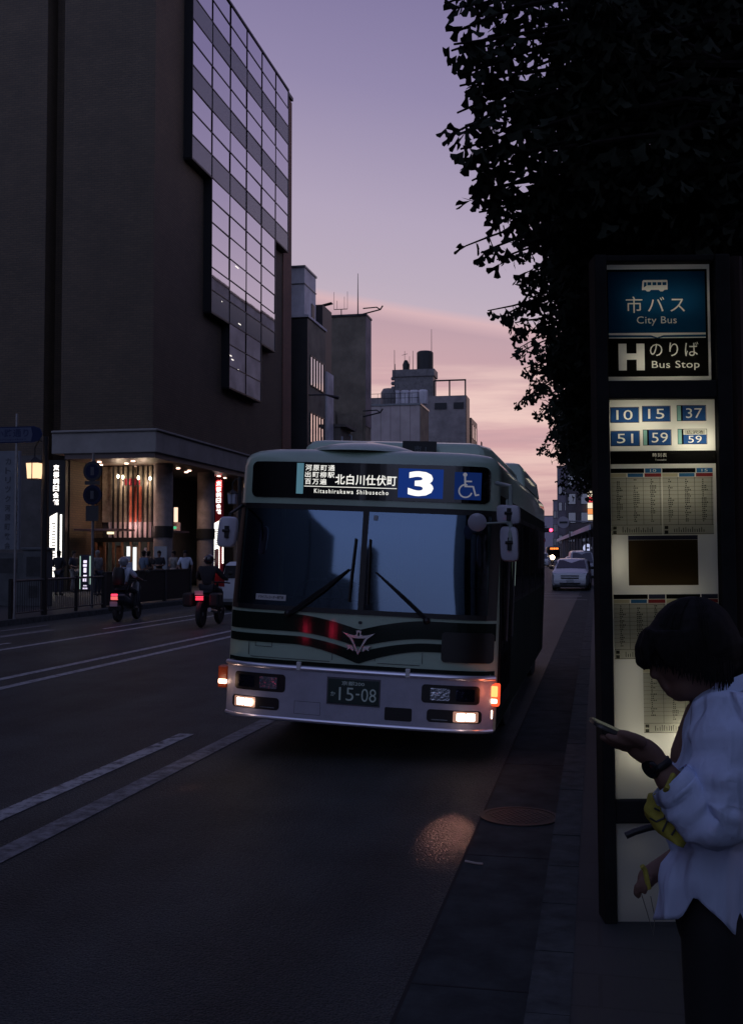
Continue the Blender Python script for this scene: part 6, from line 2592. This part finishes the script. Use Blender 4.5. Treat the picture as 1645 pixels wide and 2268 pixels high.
# ================================================================ cars
def wagon(name, label, loc, rz, van=False, cat="car", group=None, lights=False, tails=0):
    """white estate car, nose toward -y"""
    t = thing(name, label, cat, loc, rz, group)
    W = .84
    hgt = 1.95 if van else 1.50
    # side profile: (y, z_bottom, z_top)
    if van:
        prof = [(-2.1, .32, .70), (-2.05, .26, .98), (-1.75, .24, 1.10), (-1.1, .24, 1.85), (-.6, .24, 1.95), (2.0, .24, 1.93), (2.2, .3, 1.7), (2.22, .4, .9)]
    else:
        prof = [(-2.12, .34, .62), (-2.06, .26, .80), (-1.85, .22, .90), (-1.05, .22, 1.02), (-.35, .22, 1.44), (.2, .22, 1.50), (1.7, .22, 1.47), (2.05, .26, 1.2), (2.12, .36, .8)]
    rr = []
    for y, z0, z1 in prof:
        ring = []
        top_in = .13 if z1 > 1.1 else .05
        fw = W - (.10 if abs(y) > 2.04 else 0)
        mz = min(z1 - .02, .92)
        for x, z in ((-fw + .04, z0), (-fw, z0 + .12), (-fw, mz * .7 + z0 * .3), (-fw + .01, mz), (-fw + top_in, z1 - .08 if z1 > 1.1 else z1 - .03), (-fw + top_in + .12, z1), (0, z1 + .02),
                     (fw - top_in - .12, z1), (fw - top_in, z1 - .08 if z1 > 1.1 else z1 - .03), (fw - .01, mz), (fw, mz * .7 + z0 * .3), (fw, z0 + .12), (fw - .04, z0)):
            ring.append(Vector((x, y, z)))
        rr.append(ring)
    g = MB()
    g.loft(rr, True, True, True)
    g.build("body", M_carw, t, smooth=32)
    g = MB()
    if van:
        a, c, za, zc = -1.74, -1.12, 1.14, 1.80
    else:
        a, c, za, zc = -1.03, -.37, 1.05, 1.41
    g.prism([(-.70, 0), (.70, 0), (.60, 1), (-.60, 1)], lambda u, v: (u, a + (c - a) * v - .022, za + (zc - za) * v + .012), lambda u, v: (u, a + (c - a) * v + .01, za + (zc - za) * v - .01))
    g.build("windscreen", M_carglass, t)
    g = MB()
    for s in (-1, 1):
        zt = (1.72 if van else 1.36)
        for y0, y1 in ((-.75 if not van else -1.1, .2), (.28, 1.05), (1.12, 1.8)):
            g.prism([(y0 + (.25 if y0 < -.5 else 0), zt), (y1, zt), (y1, 1.0), (y0 - (.05 if y0 < -.5 else 0), 1.0)], lambda u, v: (s * (W - .015 - (v - .92) * .20 + .012), u, v), lambda u, v: (s * (W - .05 - (v - .92) * .20), u, v))
    g.build("side_window", M_carglass, t)
    g = MB(); g.prism([(-.66, .98), (.66, .98), (.58, 1.36), (-.58, 1.36)], lambda u, v: (u, 2.12 - (v - .8) * .17 + .02, v), lambda u, v: (u, 2.06 - (v - .8) * .17, v)); g.build("rear_window", M_carglass, t)
    for s in (-1, 1):
        g = MB()
        g.prism([(s * .46, .70), (s * .76, .72), (s * .78, .84), (s * .50, .80)], lambda u, v: (u, -2.115 + abs(u) * .06 + (v - .7) * .3, v), lambda u, v: (u, -2.0 + abs(u) * .06 + (v - .7) * .3, v))
        g.build("headlight", emit_mat("car_headlamp_glow", (1, .85, .7), 3.0) if lights else M_headl, t)
        g = MB(); g.box(min(s * .60, s * .78), max(s * .60, s * .78), 2.06, 2.13, .72, 1.05); g.build("tail_lamp", emit_mat("braking_lamp", (1, .03, .10), tails) if tails else mat("car_tail_lens", (.25, .01, .012), .3), t, bev=.01)
        g = MB()
        g.tube([(s * .82, -.62, 1.0), (s * .92, -.66, 1.03)], .02, 6)
        g.ball((s * .97, -.66, 1.06), (.10, .05, .075), 12, 8)
        g.build("mirror", M_black if not van else M_carw, t, smooth=60)
        for y in (-1.3, 1.3):
            g = MB()
            g.lathe([(.16, -.09), (.27, -.10), (.30, -.07), (.30, .07), (.27, .10), (.16, .09)], (s * .76, y, .30), 'X', 22)
            wh = g.build("wheel", M_rubber, t, smooth=40)
            g = MB(); g.lathe([(0, .06), (.1, .08), (.17, .06), (.18, .10)] if s > 0 else [(0, -.06), (.1, -.08), (.17, -.06), (.18, -.10)], (s * .76, y, .30), 'X', 18, cap=False); g.build("hubcap", M_greymetal, wh)
    g = MB()
    g.prism([(-.42, .68), (.42, .68), (.42, .72), (-.42, .72)], lambda u, v: (u, -2.145, v), lambda u, v: (u, -2.05, v))
    g.prism([(-.40, .56), (.40, .56), (.42, .62), (-.42, .62)], lambda u, v: (u, -2.135, v), lambda u, v: (u, -2.05, v))
    g.prism([(-.42, .30), (.42, .30), (.50, .38), (-.50, .38)], lambda u, v: (u, -2.14, v), lambda u, v: (u, -2.05, v))
    g.build("grille", M_gasket, t)
    g = MB(); g.box(-.17, .17, -2.15, -2.13, .42, .53); g.build("number_plate", mat("car_plate", (.42, .45, .46), .5), t)
    g = MB(); g.box(-.78, .78, -2.06, 2.06, .16, .26); g.build("underbody", M_black, t)
    return t


M_carw = mat("white_car_paint", (.60, .62, .66), .25, coat=.6)
M_carglass = mirror_mat("car_glass", (.006, .006, .008), .12, .02)
M_headl = mat("headlamp_glass", (.30, .32, .35), .15, .4)
wagon("estate_car", "white estate car parked at the right kerb, facing the viewer", (-1.15, 53.6, 0), R(-2))
wagon("white_van", "white van parked behind the white estate car, only its roof showing", (-1.05, 76, 0), R(4), van=True, cat="van")
wagon("white_car", "small white car far behind the parked estate car", (-2.0, 100, 0), R(4))
wagon("white_van", "white van driving toward the viewer beside the rear of the bus", (-7.25, 150, 0), R(4), van=True, cat="van", lights=False)
wagon("white_car", "white car mostly hidden behind the left edge of the bus", (-10.35, 33.4, 0), R(178))

wagon("white_car", "white car braking just ahead of the bus, its red lamps mirrored in the bus front", (-6.9, -7.6, 0), 0, tails=10)

# far bus with an orange display, motorcycle with a bright headlamp
t = thing("distant_bus", "distant dark bus with an orange lit destination display", "bus", (-6.7, 178, 0), R(4))
g = MB()
rr = []
for z, i in ((.3, 0), (2.6, .03), (2.9, .1), (3.0, .3)):
    rr.append([Vector(p) for p in ((-1.2 + i, 0 + i, z), (1.2 - i, 0 + i, z), (1.2 - i, 9, z), (-1.2 + i, 9, z))])
g.loft(rr, True, True, True)
g.build("body", mat("far_bus_paint", (.10, .12, .11), .4), t)
g = MB(); g.box(-1.08, 1.08, -.03, 0, 1.2, 2.35); g.build("windscreen", M_carglass, t)
g = MB(); g.box(-.95, .95, -.04, 0, 2.42, 2.85); bb_ = g.build("destination_box", M_gasket, t)
g = MB()
for k in range(5):
    g.box(-.62 + k * .27, -.41 + k * .27, -.05, -.04, 2.5, 2.78)
g.build("orange_display", emit_mat("orange_led", (1, .22, .04), 2.2), bb_)
g = MB(); g.box(-1.1, 1.1, -.06, 0, .4, .85); g.build("bumper", M_bumper, t)
for s in (-1, 1):
    g = MB(); g.lathe([(.2, -.13), (.47, -.1), (.47, .1), (.2, .13)], (s * 1.0, 2.2, .47), 'X', 18); g.build("wheel", M_rubber, t)
mc = thing("oncoming_motorcycle", "distant motorcycle coming toward the viewer with a bright headlamp", "motorcycle", (-6.6, 168, 0), R(184))
for o_ in kids(s2):
    if o_.type == 'MESH' and o_.name.split('.')[0] in ("wheel", "body", "handlebar"):
        c_ = o_.copy(); COL.objects.link(c_); c_.parent = mc
g = MB(); g.ball((0, .75, 1.25), (.36, .12, .36), 14, 10); g.build("headlamp", emit_mat("bright_headlamp", (1, .74, .5), 12), mc, smooth=60)
lamp("headlamp_light", 'SPOT', (0, .95, 1.0), 260, (1, .72, .5), mc, spot_size=R(50), spot_blend=1, shadow_soft_size=.1, rot=(R(82), 0, 0))
figure("person", "rider on the distant motorcycle with the bright headlamp", (-6.6, 168, 0), R(4), pose(**ride), M_dkshirt, M_dkshirt, hair=None, helmet=M_black)

# traffic signals and round sign over the far crossing
def signal(label, x, y, z, arm):
    t = thing("traffic_light", label, "traffic light", (x, y, 0))
    g = MB(); g.tube([(arm, 0, 0), (arm, 0, z + .5), (0, 0, z + .35)], .09, 8); g.build("pole", M_greymetal, t)
    g = MB(); g.box(-.65, .65, 0, .25, z - .2, z + .2); h_ = g.build("housing", M_black, t, bev=.05)
    for k in range(3):
        g = MB(); g.lathe([(0, -.05), (.15, -.05), (.16, 0)], (-.42 + .42 * k, 0, z), 'Y', 14, cap=False)
        g.build("signal_lens", emit_mat("red_signal", (1, .05, .12), 6.0) if k == 2 else M_gasket, h_)
    return t


p = atZ(1219, 1174, 100); signal("upper red traffic light over the far crossing", p.x - .4, p.y, p.z, -3.5)
p = atZ(1202, 1196, 125); signal("lower red traffic light beside the rear of the bus", p.x - .4, p.y, p.z, -2.5)
p = atZ(1247, 1157, 80)
t = thing("round_road_sign", "pale round road sign with a bar on an overhanging arm above the arcade", "road sign", (p.x, p.y, 0))
g = MB(); g.tube([(.45, .05, 0), (.45, .05, p.z + .1), (2.2, .05, p.z)], .06, 8); g.tube([(.45, .05, p.z), (0, .05, p.z)], .05, 8); g.build("pole", M_greymetal, t)
g = MB(); g.lathe([(0, -.03), (.42, -.03), (.43, 0), (0, .01)], (0, 0, p.z), 'Y', 24, cap=False); d_ = g.build("disc", mat("pale_sign_disc", (.6, .56, .62), .5), t)
g = MB(); g.box(-.3, .3, -.045, -.035, p.z - .07, p.z + .07); g.build("bar", M_darkgrey, d_)
t = thing("arcade_sign", "small round lit sign hanging under the arcade edge", "lit sign", tuple(atZ(1300, 1214, 90)))
g = MB(); g.lathe([(0, -.04), (.34, -.04), (.36, 0), (.34, .05), (0, .05)], (0, 0, 0), 'Y', 20, cap=False); g.build("disc", emit_mat("blue_white_sign", (.6, .65, 1.0), .8), t)
g = MB(); g.box(-.15, .15, -.05, -.042, -.05, .08); g.tube([(0, 0, .35), (0, 0, 1.6)], .03, 6); g.build("bracket", M_gasket, t)
# ================================================================ ginkgo trees along the near kerb
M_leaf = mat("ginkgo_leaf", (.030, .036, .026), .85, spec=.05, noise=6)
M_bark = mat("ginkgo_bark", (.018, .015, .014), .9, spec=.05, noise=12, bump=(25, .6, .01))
LEAF = [(0, 0), (.10, .30), (-.10, .30)]


def leaf_geo(rs, size):
    """fan-shaped leaf with a notch: petiole from the origin, blade hanging along -z"""
    L = size
    cup = rs.uniform(-.25, .25)
    notch = rs.uniform(.45, .8)
    pts = [(0, 0), (-.26, -.46), (-.62, -.70), (-.50, -.90), (-.22, -1.0), (-.04, -notch), (.04, -notch), (.22, -1.0), (.50, -.90), (.62, -.70), (.26, -.46)]
    return [Vector((x * L, cup * abs(x) * L, y * L)) for x, y in pts], [(0, 1, 2, 3, 4, 5), (0, 5, 6), (0, 6, 7, 8, 9, 10)]


def bough(m, tw, start, mid, tip, n, spread, size, rs, twigr=.012, thin=1.0):
    """a drooping branch with whorls of leaves along its outer two thirds"""
    pts = []
    wob = Vector((0, 0, 0))
    for i in range(13):
        t = i / 12
        p = start * (1 - t) ** 2 + mid * 2 * t * (1 - t) + tip * t * t
        wob += Vector((rs.gauss(0, 1), rs.gauss(0, 1), rs.gauss(0, 1))) * .018
        pts.append(p + wob * (4 * t * (1 - t)))
    tw.tube(pts, [max(.003, twigr * (1 - .85 * i / 12)) for i in range(13)], 6)
    for k in range(int(n * thin)):
        t = 1 - rs.random() ** 1.25 * .86
        i = min(11, int(t * 12))
        f_ = t * 12 - i
        p = pts[i] * (1 - f_) + pts[i + 1] * f_
        sp = spread * (.25 + .9 * (1 - t) ** .6)
        off = Vector([max(-1.5, min(1.5, q)) for q in (rs.gauss(0, 1), rs.gauss(0, 1), rs.gauss(-.35, .8))]) * sp * .68
        c = p + off
        v, f = leaf_geo(rs, size * rs.uniform(.7, 1.15))
        rot = Euler((rs.gauss(0, .75), rs.gauss(0, .6), rs.uniform(0, 6.28))).to_matrix()
        m.add([c + rot @ q for q in v], f)
    # short spurs with petioles
    for k in range(n // 14):
        t = 1 - rs.random() * .7
        i = min(11, int(t * 12))
        p = pts[i]
        tw.tube([p, p + Vector((rs.gauss(0, .5), rs.gauss(0, .5), rs.uniform(-.8, .3))) * spread * .8], [.004, .0015], 4)


def ginkgo(label, base, height, boughs, filler, seed, size, group="ginkgo trees along the near kerb"):
    rs = random.Random(seed)
    t = thing("ginkgo_tree", label, "tree", tuple(base))
    m, tw, tk = MB(), MB(), MB()
    bx, by, bz = base
    tk.tube([(bx, by, bz), (bx + .03, by, bz + height * .3), (bx - .02, by + .05, bz + height * .65), (bx, by, bz + height)], [.20, .16, .11, .03], 12)
    axis = lambda z: Vector((bx, by, z))
    for (x, y, Z, n, spread) in boughs:
        tip = atZ(x, y, Z)
        z0 = max(bz + 1.8, min(bz + height * .95, tip.z - .1 + .25 * (Vector((tip.x, tip.y, 0)) - Vector((bx, by, 0))).length))
        st = axis(z0)
        mid = (st + tip) / 2 + Vector((0, 0, .12 * (tip - st).length))
        bough(m, tw, st, mid, tip, n, spread, size, rs, .03, .78 if seed == 11 else .9)
    for (x0, x1, y0, y1, Z0, Z1, n, per, spread) in filler:
        for k in range(n):
            tip = atZ(rs.uniform(x0, x1), rs.uniform(y0, y1), rs.uniform(Z0, Z1))
            d = Vector((rs.gauss(.6, .35), rs.gauss(0, .5), rs.gauss(.12, .25)))
            st = tip + d * .9
            bough(m, tw, st, (st + tip) / 2 + Vector((0, 0, .06)), tip, per, spread, size, rs, .010)
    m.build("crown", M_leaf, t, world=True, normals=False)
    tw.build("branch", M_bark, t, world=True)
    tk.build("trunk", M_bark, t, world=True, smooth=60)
    return t


ginkgo("big ginkgo tree overhead at the right, its fan leaves black against the purple sky", (1.25, 5.6, .13), 8.5,
       [(975, -20, 5.0, 90, .16), (985, 8, 4.6, 24, .05), (1008, 70, 4.5, 30, .06), (1018, 190, 4.5, 30, .06), (1012, 250, 4.6, 26, .05), (1045, 400, 4.6, 30, .06), (1060, 470, 4.8, 26, .06), (1000, 20, 5.0, 60, .12), (1060, 20, 4.8, 110, .17), (1085, 40, 4.6, 90, .16), (1005, 98, 4.4, 60, .09), (1000, 112, 4.5, 60, .09), (1035, 130, 4.6, 110, .14), (1060, 105, 4.6, 110, .15),
        (1020, 165, 4.5, 70, .09), (1050, 215, 4.5, 110, .13), (1065, 190, 4.6, 110, .14), (998, 298, 4.4, 70, .09), (1030, 278, 4.5, 90, .11), (1020, 330, 4.4, 60, .08), (1050, 350, 4.5, 110, .13), (1075, 310, 4.7, 120, .15),
        (1040, 440, 4.6, 60, .09), (1065, 420, 4.7, 120, .14), (1085, 460, 4.7, 120, .14), (1060, 380, 4.6, 110, .12), (1110, 488, 4.8, 120, .13), (1135, 500, 4.9, 130, .14), (1165, 540, 5.2, 120, .14),
        (1130, 170, 4.9, 80, .20), (1160, 260, 5.0, 110, .22), (1140, 350, 5.0, 90, .20), (1170, 430, 5.1, 120, .22), (1200, 120, 5.2, 90, .22)],
       [(1195, 1330, -40, 120, 4.6, 6.4, 8, 70, .20), (1195, 1330, 150, 470, 4.6, 6.4, 17, 100, .20), (1330, 1720, -60, 560, 5.6, 7.6, 60, 120, .28), (1230, 1400, 420, 640, 5.4, 6.8, 24, 130, .22)], 11, .078)
ginkgo("ginkgo tree just behind the bus stop sign, with drooping leaf tips over the bus", (.75, 9.6, .13), 6.4,
       [(1030, 545, 6.2, 34, .06), (1065, 560, 6.2, 46, .07), (1100, 575, 6.4, 60, .10), (1080, 688, 7.2, 42, .06), (1110, 700, 7.2, 60, .08), (1140, 715, 7.4, 80, .12), (1150, 625, 7.0, 120, .14), (1180, 600, 6.8, 140, .18), (1170, 660, 7.2, 140, .18), (1196, 720, 7.6, 110, .16), (1140, 745, 8.6, 40, .08)],
       [(1212, 1420, 560, 800, 6.6, 9.0, 46, 120, .26), (1250, 1420, 760, 980, 7.5, 9.5, 30, 110, .26), (1400, 1720, 520, 1150, 6.6, 9.5, 46, 110, .3)], 23, .080)
ginkgo("ginkgo tree farther along the kerb with small leaves against the pink cloud", (.7, 15.5, .13), 7.2,
       [(1130, 793, 11.5, 60, .14), (1150, 770, 11.5, 70, .16), (1148, 892, 12.5, 70, .10), (1165, 880, 12.5, 90, .14), (1165, 815, 11.8, 110, .22), (1185, 850, 12.0, 120, .24), (1190, 925, 13, 90, .18), (1205, 905, 12.5, 120, .24), (1200, 780, 11.5, 140, .26), (1210, 960, 13.5, 70, .16)],
       [(1232, 1340, 720, 960, 11, 14.5, 36, 110, .34), (1235, 1340, 900, 1000, 12, 15, 14, 100, .3)], 31, .085)
ginkgo("ginkgo tree in the distance over the right pavement, low branch hanging above the bus roof", (.6, 22.5, .13), 6.4,
       [(1194, 997, 17, 70, .12), (1215, 1010, 17, 80, .2), (1232, 1020, 17.5, 90, .26), (1250, 1045, 18, 80, .26), (1212, 968, 17, 90, .22), (1240, 975, 17.5, 120, .34), (1265, 1070, 19, 60, .3), (1255, 1000, 18, 120, .36)],
       [(1262, 1345, 930, 1060, 17, 21, 24, 100, .42), (1285, 1345, 1050, 1110, 18, 22, 8, 80, .36)], 43, .09)
